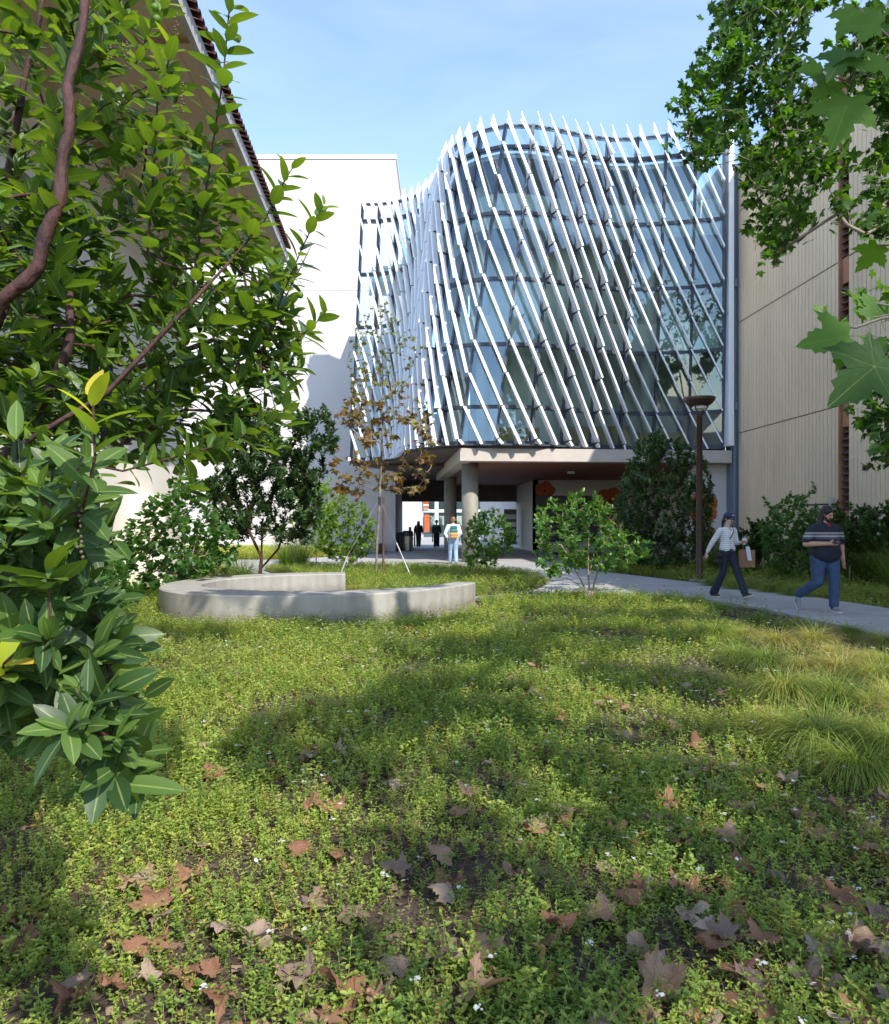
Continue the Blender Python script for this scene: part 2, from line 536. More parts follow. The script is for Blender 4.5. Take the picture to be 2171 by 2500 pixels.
M['inner_floor'] = mat('inner_floor', (0.26, 0.28, 0.27), 0.6, vscale=1.0, dark=(0.2, 0.22, 0.21))
M['inner_wood'] = mat('inner_wood', (0.50, 0.36, 0.16), 0.5, vscale=2.0, dark=(0.42, 0.29, 0.12), stretch=(1, 1, 6))
M['blind'] = mat('blind', (0.72, 0.75, 0.73), 0.9)
M['steel_blue'] = mat('steel_blue', (0.22, 0.27, 0.34), 0.4, metal=0.4, vscale=1.0, dark=(0.13, 0.165, 0.22), stretch=(3, 3, 0.15))
M['rib_concrete'] = mat('rib_concrete', (0.80, 0.63, 0.43), 0.9, vscale=0.4, dark=(0.64, 0.49, 0.33), bump=0.5, bscale=26, stretch=(1, 1, 0.35), detail=9)
M['rib_groove'] = mat('rib_groove', (0.36, 0.28, 0.185), 0.95, vscale=7, dark=(0.17, 0.125, 0.08), stretch=(1, 1, 0.12))
M['copper'] = mat('copper', (0.42, 0.19, 0.11), 0.55, metal=0.2, vscale=1.4, dark=(0.27, 0.13, 0.075))
M['louver'] = mat('louver', (0.10, 0.075, 0.06), 0.6, vscale=3, dark=(0.06, 0.045, 0.038))
M['pole_bronze'] = mat('pole_bronze', (0.085, 0.045, 0.032), 0.5, vscale=4, dark=(0.055, 0.03, 0.022), metal=0.3)
M['lamp_glass'] = mat('lamp_glass', (0.75, 0.74, 0.70), 0.4)
M['poppy'] = mat('poppy', (0.50, 0.12, 0.03), 0.8, vscale=3.0, dark=(0.34, 0.07, 0.02))
M['poppy_dark'] = mat('poppy_dark', (0.06, 0.012, 0.01), 0.9)
M['black_panel'] = mat('black_panel', (0.02, 0.02, 0.022), 0.35)
M['bark_red'] = mat('bark_red', (0.075, 0.024, 0.018), 0.75, vscale=14, dark=(0.024, 0.010, 0.009), bump=0.7, bscale=45, stretch=(1, 1, 0.4))
M['bark_pale'] = mat('bark_pale', (0.34, 0.28, 0.21), 0.85, vscale=8, dark=(0.18, 0.14, 0.10), bump=0.5, bscale=50)
M['bark_grey'] = mat('bark_grey', (0.25, 0.21, 0.17), 0.9, vscale=7, dark=(0.10, 0.085, 0.07), bump=0.6, bscale=40)
M['stake'] = mat('stake', (0.15, 0.06, 0.045), 0.8, vscale=4, dark=(0.09, 0.035, 0.03))
M['galvanised'] = mat('galvanised', (0.55, 0.55, 0.56), 0.4, metal=0.7)
M['steel'] = mat('steel', (0.42, 0.38, 0.34), 0.35, metal=0.85, vscale=2, dark=(0.3, 0.27, 0.24))
M['dark_plastic'] = mat('dark_plastic', (0.03, 0.028, 0.028), 0.5)

M['leaf_arbutus'] = leaf_mat('leaf_arbutus', [(0.022, 0.052, 0.018), (0.040, 0.088, 0.022), (0.075, 0.14, 0.028), (0.14, 0.22, 0.03), (0.42, 0.47, 0.03), (0.55, 0.33, 0.05)], rough=0.50, trans=0.32, tcol=(3.2, 2.9, 0.7), spec=0.45, coat=0.05)
M['leaf_sycamore'] = leaf_mat('leaf_sycamore', [(0.022, 0.055, 0.016), (0.040, 0.095, 0.022), (0.06, 0.135, 0.022), (0.09, 0.18, 0.025)], rough=0.6, trans=0.42, tcol=(3.0, 3.0, 0.6), spec=0.25)
M['leaf_autumn'] = leaf_mat('leaf_autumn', [(0.11, 0.17, 0.035), (0.18, 0.20, 0.04), (0.22, 0.17, 0.045), (0.20, 0.12, 0.045), (0.13, 0.08, 0.045)], rough=0.6, trans=0.35, tcol=(2.0, 1.6, 0.8))
M['leaf_dark'] = leaf_mat('leaf_dark', [(0.018, 0.042, 0.016), (0.028, 0.065, 0.020), (0.050, 0.105, 0.026), (0.13, 0.21, 0.04)], rough=0.4, trans=0.2, tcol=(2.6, 2.4, 0.7))
M['leaf_mid'] = leaf_mat('leaf_mid', [(0.030, 0.085, 0.018), (0.05, 0.13, 0.024), (0.085, 0.19, 0.03), (0.16, 0.28, 0.04)], rough=0.42, trans=0.34, tcol=(2.7, 2.5, 0.7))
M['leaf_light'] = leaf_mat('leaf_light', [(0.06, 0.14, 0.025), (0.10, 0.20, 0.03), (0.16, 0.27, 0.04), (0.25, 0.36, 0.05)], rough=0.5, trans=0.38, tcol=(2.4, 2.3, 0.7))
M['leaf_grey'] = leaf_mat('leaf_grey', [(0.10, 0.16, 0.08), (0.15, 0.21, 0.11), (0.2, 0.27, 0.14)], rough=0.7, trans=0.2)
M['cover'] = leaf_mat('cover', [(0.064, 0.124, 0.024), (0.120, 0.200, 0.033), (0.205, 0.285, 0.048), (0.32, 0.375, 0.072), (0.40, 0.35, 0.11), (0.28, 0.13, 0.05)], rough=0.6, trans=0.34, tcol=(2.4, 2.2, 0.7))
M['sedge'] = leaf_mat('sedge', [(0.05, 0.11, 0.018), (0.12, 0.20, 0.028), (0.23, 0.29, 0.05), (0.34, 0.29, 0.09), (0.46, 0.37, 0.18)], rough=0.55, trans=0.3, tcol=(2.0, 1.9, 0.8))
M['dry_leaf'] = leaf_mat('dry_leaf', [(0.30, 0.195, 0.125), (0.26, 0.145, 0.08), (0.23, 0.105, 0.055), (0.18, 0.12, 0.09), (0.33, 0.245, 0.185)], ribcol=(0.12, 0.07, 0.045), rib=.7, rough=0.7, trans=0.12, tcol=(1.5, 1.2, 1.0), spec=0.3)
M['straw'] = leaf_mat('straw', [(0.07, 0.045, 0.03), (0.13, 0.09, 0.06), (0.22, 0.16, 0.10)], rough=0.8, trans=0.05, tcol=(1, 1, 1))
M['petal'] = leaf_mat('petal', [(0.8, 0.79, 0.76), (0.88, 0.87, 0.86)], rough=0.6, trans=0.35, tcol=(1, 1, 1))

def dry_veins():
    m = M['dry_leaf']; n, l = m.node_tree.nodes, m.node_tree.links
    t = n.new('ShaderNodeTexCoord'); w = n.new('ShaderNodeTexNoise'); w.inputs['Scale'].default_value = 26
    l.new(t.outputs['Object'], w.inputs['Vector'])
    b = n.new('ShaderNodeBump'); b.inputs['Strength'].default_value = .5; b.inputs['Distance'].default_value = .01
    l.new(w.outputs['Fac'], b.inputs['Height']); l.new(b.outputs['Normal'], n['Principled BSDF'].inputs['Normal'])
dry_veins()

# ------------------------------------------------------------------ the ground
PAVING = [(6.5, 0.5), (6.1, 6.0), (5.8, 9.64), (5.75, 11.2), (5.55, 13.2), (5.05, 14.8), (4.2, 15.8), (2.8, 15.95), (1.5, 15.25), (.7, 14.75), (-.6, 14.2),
          (-2.2, 16.0), (-4.3, 18.0), (-6.2, 22.5), (-8, 26), (-14, 28), (-14, 31), (-7, 30.7), (-5.5, 33), (-3.4, 38.5), (-3.2, 40.2), (-3.2, 100), (14, 100),
          (14, 41), (5.6, 41), (5.2, 31), (4.5, 26), (4.75, 23.5), (5.56, 21.1), (6.35, 18.6), (7.0, 16.9), (7.5, 14.8), (7.8, 12.9), (8.3, 9), (9.0, 0.5)]
ISLAND = [(.62, 15.0), (1.43, 15.75), (2.1, 16.7), (2.5, 18), (2.6, 20), (2.3, 22), (1.5, 23.6), (-.3, 24.6), (-2.2, 25.4), (-5.4, 25.0), (-5.8, 23.6), (-4.6, 20.5), (-3.4, 17.6), (-2.1, 16.2), (-1.6, 14.9), (-.6, 14.6)]

def hump(x, y):
    """the soil is not quite level"""
    return 0.035 * np.sin(x * 1.1 + 0.4) * np.sin(y * 0.9 + 1.2) + 0.02 * np.sin(x * 2.7 + y * 1.9) + 0.012 * np.sin(x * 6.1 - y * 4.3)

def build_ground():
    xs = np.concatenate([[-900, -200, -60, -30], np.arange(-18, 14.01, 0.25), [20, 40, 80, 200, 900]])
    ys = np.concatenate([[-900, -200, -40, -10], np.arange(-4, 31, 0.25), [35, 40, 46, 60, 90, 150, 300, 1400]])
    X, Y = np.meshgrid(xs, ys, indexing='ij')
    near = ((X > -17.9) & (X < 13.9) & (Y > -3.9) & (Y < 30.5))
    Z = np.where(near, hump(X, Y) * 0.6, 0) - 0.03
    V = np.stack([X, Y, Z], -1).reshape(-1, 3)
    ny = len(ys)
    i, j = np.meshgrid(np.arange(len(xs) - 1), np.arange(ny - 1), indexing='ij')
    a = (i * ny + j).ravel()
    o = np_obj('ground', V, [np.stack([a, a + ny, a + ny + 1, a + 1], -1)], M['soil'], smooth=True)
    tag(o, 'brown mulched soil under the planting', kind='structure')
build_ground()

def sheet(name, poly, z0, z1, m, bevel=0.0):
    b = MB(); b.prism(poly, z0, z1)
    o = b.obj(name, m, bevel=bevel)
    bm = bmesh.new(); bm.from_mesh(o.data)
    bmesh.ops.triangulate(bm, faces=[f for f in bm.faces if len(f.verts) > 4])
    bmesh.ops.recalc_face_normals(bm, faces=bm.faces)
    bm.to_mesh(o.data); bm.free()
    return o

def path_material():
    """troweled concrete with tooled joints across it"""
    m = M['concrete_path']; n, l = m.node_tree.nodes, m.node_tree.links
    b = n['Principled BSDF']
    src = b.inputs['Base Color'].links[0].from_socket
    t = n.new('ShaderNodeTexCoord'); mp = n.new('ShaderNodeMapping')
    mp.inputs['Rotation'].default_value = (0, 0, math.radians(-14))
    l.new(t.outputs['Object'], mp.inputs['Vector'])
    br = n.new('ShaderNodeTexBrick')
    br.offset = 0; br.inputs['Scale'].default_value = 1
    br.inputs['Brick Width'].default_value = 2.6; br.inputs['Row Height'].default_value = 2.6
    br.inputs['Mortar Size'].default_value = 0.008; br.inputs['Mortar Smooth'].default_value = 0.2
    br.inputs['Color1'].default_value = (1, 1, 1, 1); br.inputs['Color2'].default_value = (0.93, 0.93, 0.93, 1); br.inputs['Mortar'].default_value = (0.45, 0.44, 0.42, 1)
    l.new(mp.outputs['Vector'], br.inputs['Vector'])
    mu = n.new('ShaderNodeMixRGB'); mu.blend_type = 'MULTIPLY'; mu.inputs['Fac'].default_value = 1
    l.new(src, mu.inputs['Color1']); l.new(br.outputs['Color'], mu.inputs['Color2']); l.new(mu.outputs['Color'], b.inputs['Base Color'])
path_material()
tag(sheet('path', PAVING, -0.12, 0.03, M['concrete_path'], bevel=0.012), 'grey concrete path and paving', kind='structure')
tag(sheet('planting_bed', ISLAND, -0.05, 0.05, M['soil'], bevel=0.01), 'mulched planting bed round the young tree', kind='structure')

# ------------------------------------------------------------------ curved concrete seat wall
def build_seat():
    OUT = [(-2.18, 16.15), (-2.85, 16.12), (-3.5, 15.9), (-4.15, 15.4), (-4.68, 14.6), (-4.95, 13.7), (-4.92, 12.8), (-4.62, 12.0), (-4.15, 11.42), (-3.55, 11.06), (-2.8, 10.86), (-1.96, 10.86), (-1.15, 11.17), (-.35, 11.85), (.20, 12.6), (.56, 13.35)]
    INN = [(-2.10, 15.62), (-2.8, 15.5), (-3.35, 15.22), (-3.85, 14.75), (-4.2, 14.15), (-4.33, 13.5), (-4.25, 12.85), (-3.95, 12.3), (-3.5, 11.95), (-3.0, 11.75), (-2.5, 11.66), (-1.85, 11.68), (-1.15, 11.95), (-.55, 12.4), (-.08, 12.95), (.22, 13.52)]
    def spline(pts, n):
        P_ = np.array(pts); P_ = np.vstack([2 * P_[0] - P_[1], P_, 2 * P_[-1] - P_[-2]]); out = []
        m = len(pts) - 1
        for i in range(n + 1):
            u = i / n * m; k = min(int(u), m - 1); u -= k; a_, b_, c_, d_ = P_[k:k + 4]
            out.append(.5 * (2 * b_ + (c_ - a_) * u + (2 * a_ - 5 * b_ + 4 * c_ - d_) * u * u + (3 * b_ - a_ - 3 * c_ + d_) * u ** 3))
        return out
    n = 110
    mb = MB()
    prof_o, prof_i = spline(OUT, n), spline(INN, n)
    ZT, c = 0.45, 0.022
    rings = []
    for o, q in zip(prof_o, prof_i):
        u = (o - q) / np.linalg.norm(o - q)
        rings.append([(*o, -0.1), (*o, ZT - c), (*(o - u * c), ZT), (*(q + u * c), ZT), (*q, ZT - c), (*q, -0.1)])
    vs = [p for r in rings for p in r]; k = 6
    fs = [(i * k + j, i * k + j + 1, (i + 1) * k + j + 1, (i + 1) * k + j) for i in range(n) for j in range(k - 1)]
    fs += [(0, 1, 2, 3, 4, 5)[::-1], tuple(n * k + j for j in range(k))]
    mb.add(vs, fs)
    o = mb.obj('seat_wall', M['bench_concrete'])
    bm = bmesh.new(); bm.from_mesh(o.data); bmesh.ops.recalc_face_normals(bm, faces=bm.faces); bm.to_mesh(o.data); bm.free()
    tag(o, 'curved crescent of pale concrete seat wall with an open end, standing on the planted lawn', 'seat wall')
    m = M['bench_concrete']; nn, l = m.node_tree.nodes, m.node_tree.links
    b = nn['Principled BSDF']; src = b.inputs['Base Color'].links[0].from_socket
    # faint formwork streaks and damp staining running down the face
    t = nn.new('ShaderNodeTexCoord'); mp = nn.new('ShaderNodeMapping'); mp.inputs['Scale'].default_value = (5, 5, .4)
    z = nn.new('ShaderNodeTexNoise'); z.inputs['Scale'].default_value = 1.5; z.inputs['Detail'].default_value = 5
    r = nn.new('ShaderNodeValToRGB'); r.color_ramp.elements[0].position = .3; r.color_ramp.elements[0].color = (.78, .77, .75, 1); r.color_ramp.elements[1].position = .6; r.color_ramp.elements[1].color = (1, 1, 1, 1)
    l.new(t.outputs['Object'], mp.inputs['Vector']); l.new(mp.outputs['Vector'], z.inputs['Vector']); l.new(z.outputs['Fac'], r.inputs['Fac'])
    mu = nn.new('ShaderNodeMixRGB'); mu.blend_type = 'MULTIPLY'; mu.inputs['Fac'].default_value = 1
    l.new(src, mu.inputs['Color1']); l.new(r.outputs['Color'], mu.inputs['Color2']); l.new(mu.outputs['Color'], b.inputs['Base Color'])
    # soil splashed up along the foot
    sx = nn.new('ShaderNodeSeparateXYZ'); l.new(t.outputs['Object'], sx.inputs[0])
    n2 = nn.new('ShaderNodeTexNoise'); n2.inputs['Scale'].default_value = 6; n2.inputs['Detail'].default_value = 6; l.new(t.outputs['Object'], n2.inputs['Vector'])
    ma = nn.new('ShaderNodeMath'); ma.operation = 'MULTIPLY_ADD'; ma.inputs[1].default_value = -.30; l.new(n2.outputs['Fac'], ma.inputs[0]); l.new(sx.outputs['Z'], ma.inputs[2])
    mr = nn.new('ShaderNodeMapRange'); mr.inputs['From Min'].default_value = .10; mr.inputs['From Max'].default_value = -.08; mr.inputs['To Max'].default_value = .55; l.new(ma.outputs[0], mr.inputs['Value'])
    mz = nn.new('ShaderNodeMixRGB'); mz.inputs['Color2'].default_value = (.13, .105, .075, 1); l.new(mr.outputs['Result'], mz.inputs['Fac']); l.new(mu.outputs['Color'], mz.inputs['Color1']); l.new(mz.outputs['Color'], b.inputs['Base Color'])
build_seat()

# ------------------------------------------------------------------ ribbed concrete building on the right
def build_ribbed():
    root = empty('concrete_building', (11.3, 28.0, 0), 'tan ribbed concrete building with a tall louvred slot, right of the glass hall', 'building')
    def W(y, off, z):     # a point of the long wall: off metres to its outside (towards the courtyard)
        return (12.81 - .053 * y - off, y, z)
    Y0, Y1, ZT = -5.0, 28.35, 15.1
    slot = (21.28, 21.76)
    zj = [-0.1, 5.0, 9.25, 13.5, ZT]
    mb = MB()
    sp, gw, gd = 0.20, 0.022, 0.020
    for ya, yb in ((Y0, slot[0]), (slot[1], Y1)):
        n = int((yb - ya) / sp)
        prof = [(ya, 0, 0)]
        for i in range(1, n):
            y = ya + (yb - ya) * i / n
            prof += [(y - gw / 2 - .004, 0, 0), (y - gw / 2, -gd, 1), (y + gw / 2, -gd, 1), (y + gw / 2 + .004, 0, 0)]
        prof.append((yb, 0, 0))
        for za, zb in zip(zj[:-1], zj[1:]):
            z0, z1 = za + .018, zb - .018
            vs = [W(y, o, z) for y, o, g in prof for z in (z0, z1)]
            fl, gr = [], []
            for i in range(len(prof) - 1):
                f = (2 * i, 2 * i + 1, 2 * i + 3, 2 * i + 2)
                (gr if prof[i][2] and prof[i + 1][2] else fl).append(f)
            mb.add(vs, fl, 0)
            mb.add(vs, gr, 1)
    # joints between the lifts: a set-back strip
    for z in zj[1:-1]:
        for ya, yb in ((Y0, slot[0]), (slot[1], Y1)):
            mb.hexa([W(ya, -.05, z - .03), W(ya, -.3, z - .03), W(yb, -.3, z - .03), W(yb, -.05, z - .03), W(ya, -.05, z + .03), W(ya, -.3, z + .03), W(yb, -.3, z + .03), W(yb, -.05, z + .03)], 1)
    mb.hexa([W(Y0, -9, -.1), W(Y0, -.35, -.1), W(Y1, -.35, -.1), W(Y1, -9, -.1), W(Y0, -9, ZT - .05), W(Y0, -.35, ZT - .05), W(Y1, -.35, ZT - .05), W(Y1, -9, ZT - .05)], 0)
    for y in (Y0, Y1):
        mb.hexa([W(y - .02, -.36, -.1), W(y - .02, 0, -.1), W(y + .02, 0, -.1), W(y + .02, -.36, -.1), W(y - .02, -.36, ZT), W(y - .02, 0, ZT), W(y + .02, 0, ZT), W(y + .02, -.36, ZT)], 0)
    mb.obj('wall', [M['rib_concrete'], M['rib_groove']], root)
    cp = MB()
    cp.hexa([W(Y0 - .1, -.6, ZT), W(Y0 - .1, .06, ZT), W(Y1 + .1, .06, ZT), W(Y1 + .1, -.6, ZT), W(Y0 - .1, -.6, ZT + .22), W(Y0 - .1, .06, ZT + .22), W(Y1 + .1, .06, ZT + .22), W(Y1 + .1, -.6, ZT + .22)])
    cp.obj('coping', M['beam_concrete'], root)
    # the slot: copper lining and panels, dark louvres
    y0, y1 = slot
    tr = MB()
    tr.hexa([W(y1 - .05, -.32, 0), W(y1 - .05, .035, 0), W(y1, .035, 0), W(y1, -.32, 0), W(y1 - .05, -.32, ZT), W(y1 - .05, .035, ZT), W(y1, .035, ZT), W(y1, -.32, ZT)])
    tr.hexa([W(y0, -.32, 0), W(y0, -.01, 0), W(y0 + .03, -.01, 0), W(y0 + .03, -.32, 0), W(y0, -.32, ZT), W(y0, -.01, ZT), W(y0 + .03, -.01, ZT), W(y0 + .03, -.32, ZT)])
    tr.obj('copper_jamb', M['copper'], root)
    lv = [(1.9, 4.35), (5.05, 8.55), (9.3, 12.9)]
    for za, zb in ((0, 1.9), (4.35, 5.05), (8.55, 9.3), (12.9, ZT)):
        b = MB(); b.hexa([W(y0 + .03, -.32, za), W(y0 + .03, -.05, za), W(y1 - .05, -.05, za), W(y1 - .05, -.32, za), W(y0 + .03, -.32, zb), W(y0 + .03, -.05, zb), W(y1 - .05, -.05, zb), W(y1 - .05, -.32, zb)])
        b.obj('copper_panel', M['copper'], root)
    for za, zb in lv:
        b = MB()
        n = int((zb - za) / .2)
        for i in range(n):
            z = za + (zb - za) * (i + .5) / n
            b.hexa([W(y0 + .03, -.26, z + .06), W(y0 + .03, -.04, z - .07), W(y1 - .05, -.04, z - .07), W(y1 - .05, -.26, z + .06),
                    W(y0 + .03, -.26, z + .085), W(y0 + .03, -.04, z - .045), W(y1 - .05, -.04, z - .045), W(y1 - .05, -.26, z + .085)])
        b.hexa([W(y0 + .03, -.34, za), W(y0 + .03, -.31, za), W(y1 - .05, -.31, za), W(y1 - .05, -.34, za), W(y0 + .03, -.34, zb), W(y0 + .03, -.31, zb), W(y1 - .05, -.31, zb), W(y1 - .05, -.34, zb)])
        b.obj('louvre', M['louver'], root)
    # two small outlet boxes and a handrail-like pipe bracket
    for y in (20.55, 20.42):
        b = MB(); x, _, _ = W(y, 0, 0); b.box(x - .05, x, y - .04, y + .04, 3.0, 3.14)
        b.obj('outlet_box', M['black_panel'], root, bevel=.006)
    b = MB(); b.tube([W(22.2, -.02, 2.1), W(22.2, .28, 2.1), W(24.0, .28, 2.1), W(24.0, -.02, 2.1)], .025, 8)
    b.obj('pipe', M['dark_plastic'], root)
    b = MB(); b.hexa([W(22.02, .01, 0), W(22.02, .1, 0), W(22.16, .1, 0), W(22.16, .01, 0), W(22.02, .01, 2.3), W(22.02, .1, 2.3), W(22.16, .1, 2.3), W(22.16, .01, 2.3)])
    b.obj('conduit', M['galvanised'], root)
build_ribbed()

# ------------------------------------------------------------------ tiled-roof building on the left
def build_tiled():
    root = empty('tiled_roof_building', (-8, 22.0, 0), 'cream building at far left with a broad tan eave and dark red roof tiles', 'building')
    def W(y, x, z): return (x - .064 * y, y, z)
    Y0, Y1 = 2.0, 22.3
    XE, XW, ZS = -3.42, -6.45, 9.5
    def slab(b, xa, xb, za, zb, ya=Y0, yb=Y1, mi=0):
        b.hexa([W(ya, xa, za), W(ya, xb, za), W(yb, xb, za), W(yb, xa, za), W(ya, xa, zb), W(ya, xb, zb), W(yb, xb, zb), W(yb, xa, zb)], mi)
    b = MB()
    wins = [(5.2, 6.6), (8.8, 10.2), (12.4, 13.8), (16.0, 17.4), (19.2, 20.6)]
    ys = [Y0] + [v for w in wins for v in w] + [Y1 - .1]
    for i in range(0, len(ys), 2): slab(b, XW - 9, XW, -.1, ZS, ys[i], ys[i + 1])
    for ya, yb in wins:
        slab(b, XW - 9, XW, -.1, 3.4, ya, yb); slab(b, XW - 9, XW, 7.6, ZS, ya, yb); slab(b, XW - 9, XW - .9, 3.4, 7.6, ya, yb)
    b.obj('wall', M['cream_wall'], root)
    for ya, yb in wins:
        w = MB(); slab(w, XW - .42, XW - .34, 3.4, 7.6, ya, yb)
        for k in range(6):
            y = ya + (yb - ya) * k / 5
            slab(w, XW - .34, XW - .26, 3.4, 7.6, y - .03, y + .03)
        for k in range(9):
            z = 3.4 + 4.2 * k / 8
            slab(w, XW - .34, XW - .275, z - .03, z + .03, ya, yb)
        w.obj('window_grille', M['frame_dark'], root)
        s = MB(); slab(s, XW - .2, XW + .08, 3.28, 3.4, ya - .08, yb + .08); s.obj('sill', M['white_stucco'], root, bevel=.01)
    # the low sloping buttress at the wall's foot
    q = MB()
    q.add([W(17.6, XW, 0), W(17.6, XW + .9, 0), W(19.4, XW + .2, 0), W(19.4, XW, 0), W(17.6, XW, 2.25), W(17.6, XW + .9, 2.2), W(19.4, XW + .2, 2.2), W(19.4, XW, 2.25)],
          [(0, 3, 2, 1), (4, 5, 6, 7), (0, 1, 5, 4), (1, 2, 6, 5), (2, 3, 7, 6), (3, 0, 4, 7)])
    q.obj('buttress', M['cream_wall'], root)
    e = MB()
    n = 6
    for i in range(n):      # coffered panels of the eave, with narrow recesses between
        ya = Y0 + (Y1 - Y0) * i / n; yb = Y0 + (Y1 - Y0) * (i + 1) / n
        slab(e, XW - .3, XE, ZS, ZS + .25, ya + .12, yb - .12)
        slab(e, XW - .3, XE, ZS + .09, ZS + .26, yb - .12, yb + .12)
    slab(e, XW - .3, XE - .5, ZS - .10, ZS, Y0, Y0 + .3)
    slab(e, XE - .32, XE - .27, ZS - .015, ZS, Y0, Y1)
    e.obj('eave', M['soffit_tan'], root)
    f = MB(); slab(f, XE, XE + .10, ZS - .06, ZS + .24); slab(f, XW - .3, XE + .10, ZS - .06, ZS + .24, Y1 - .02, Y1 + .08)
    f.obj('fascia', M['fascia_grey'], root)
    # barrel tiles
    t = MB()
    N = int((Y1 - Y0) / .215)
    for i in range(N):
        y = Y0 + .1 + i * .215
        for row in range(3):
            xo = XE + .22 - row * .38; zo = ZS + .27 + row * .13
            c = []
            for (dx, dz, r) in ((0, 0, .098), (-.42, .145, .088)):
                for k in range(7):
                    a = math.pi * k / 6
                    c.append(W(y + r * math.cos(a), xo + dx, zo + dz + r * math.sin(a)))
                for k in range(7):
                    a = math.pi * (6 - k) / 6
                    c.append(W(y + (r - .018) * math.cos(a), xo + dx, zo + dz + (r - .018) * math.sin(a)))
            fs = [(k, (k + 1) % 14, 14 + (k + 1) % 14, 14 + k) for k in range(14)] + [(k, k + 1, 12 - k, 13 - k) for k in range(6)]
            t.add(c, fs)
    t.hexa([W(Y0, XE + .05, ZS + .245), W(Y1, XE + .05, ZS + .245), W(Y1, XW - 9, ZS + 3.2), W(Y0, XW - 9, ZS + 3.2), W(Y0, XE + .05, ZS + .275), W(Y1, XE + .05, ZS + .275), W(Y1, XW - 9, ZS + 3.25), W(Y0, XW - 9, ZS + 3.25)])
    t.obj('roof_tiles', M['roof_tile'], root)
build_tiled()

# ------------------------------------------------------------------ plain white building behind
def build_white():
    root = empty('white_building', (-2.65, 40.3, 0), 'tall plain white stucco building rising behind the left of the glass hall', 'building')
    b = MB()
    b.box(-30, -2.65, 40.0, 46.5, -.1, 21.3)
    b.obj('wall', M['white_stucco'], root, bevel=.03)
    c = MB(); c.box(-30.05, -2.60, 39.95, 46.55, 21.3, 21.55); c.obj('coping', M['white_stucco'], root, bevel=.02)
    j = MB()
    for z in (7.1, 14.2): j.box(-30, -2.649, 39.985, 39.998, z - .012, z + .012)
    j.box(-15.0, -14.97, 39.985, 39.998, 0, 21.3)
    j.obj('control_joint', M['passage_white'], root)
    s = MB(); s.box(-8.6, -3.35, 36.9, 37.25, -.1, .42); s.box(-3.6, -3.3, 36.5, 39.9, -.1, .5)
    o = s.obj('planter_kerb', M['bench_concrete'], None, bevel=.02)
    tag(o, 'low concrete planter kerb in front of the white wall beside the passage', 'kerb')
build_white()

# ------------------------------------------------------------------ the glass hall with its slanting white fins
ZTOP, ZBOT = 16.5, 4.55
TOPC = [(-3.84, 34.5), (-3.06, 34.5), (-2.24, 34.25), (-1.42, 33.75), (-.72, 32.9), (-.20, 31.9), (.02, 30.8), (.18, 29.75), (.66, 28.75), (1.36, 28.1), (2.29, 27.72), (3.34, 27.72),
        (4.32, 28.0), (5.34, 28.4), (6.42, 28.68), (7.52, 28.65), (8.57, 28.4), (9.63, 28.15), (10.62, 28.0)]
BOTC = [(-4.38, 34.5), (-3.42, 34.35), (-2.62, 33.85), (-2.05, 33.0), (-1.75, 32.1), (-1.62, 31.2), (-1.52, 30.35), (-1.22, 29.4), (-.78, 28.6), (-.20, 28.05), (.57, 27.62), (1.91, 27.5),
        (3.26, 27.62), (4.52, 28.1), (5.73, 28.75), (6.97, 29.25), (8.34, 29.4), (9.67, 29.2), (10.85, 28.7)]
NCOL = len(TOPC) - 1
LEVELS = [16.5, 15.7, 13.2, 10.72, 8.25, 5.9, 4.55]
STEP = 2.46

def S(c, z, inset=0.0):
    """a point of the glass skin: c counts mullions from the left"""
    c = max(0.0, min(float(NCOL), c)); i = min(int(c), NCOL - 1); u = c - i
    t = (ZTOP - z) / (ZTOP - ZBOT)
    def at(k):
        return np.array([TOPC[k][0] + (BOTC[k][0] - TOPC[k][0]) * t, TOPC[k][1] + (BOTC[k][1] - TOPC[k][1]) * t])
    a, b = at(i), at(i + 1)
    p = a + (b - a) * u
    tg = (b - a) / np.linalg.norm(b - a)
    n = np.array([tg[1], -tg[0]])
    p = p - n * inset
    return Vector((p[0], p[1], z)), Vector((n[0], n[1], 0))

def SN(k, z):
    """outward direction at mullion k"""
    _, n1 = S(max(0, k - .5), z); _, n2 = S(min(NCOL, k + .5), z)
    return (n1 + n2).normalized()

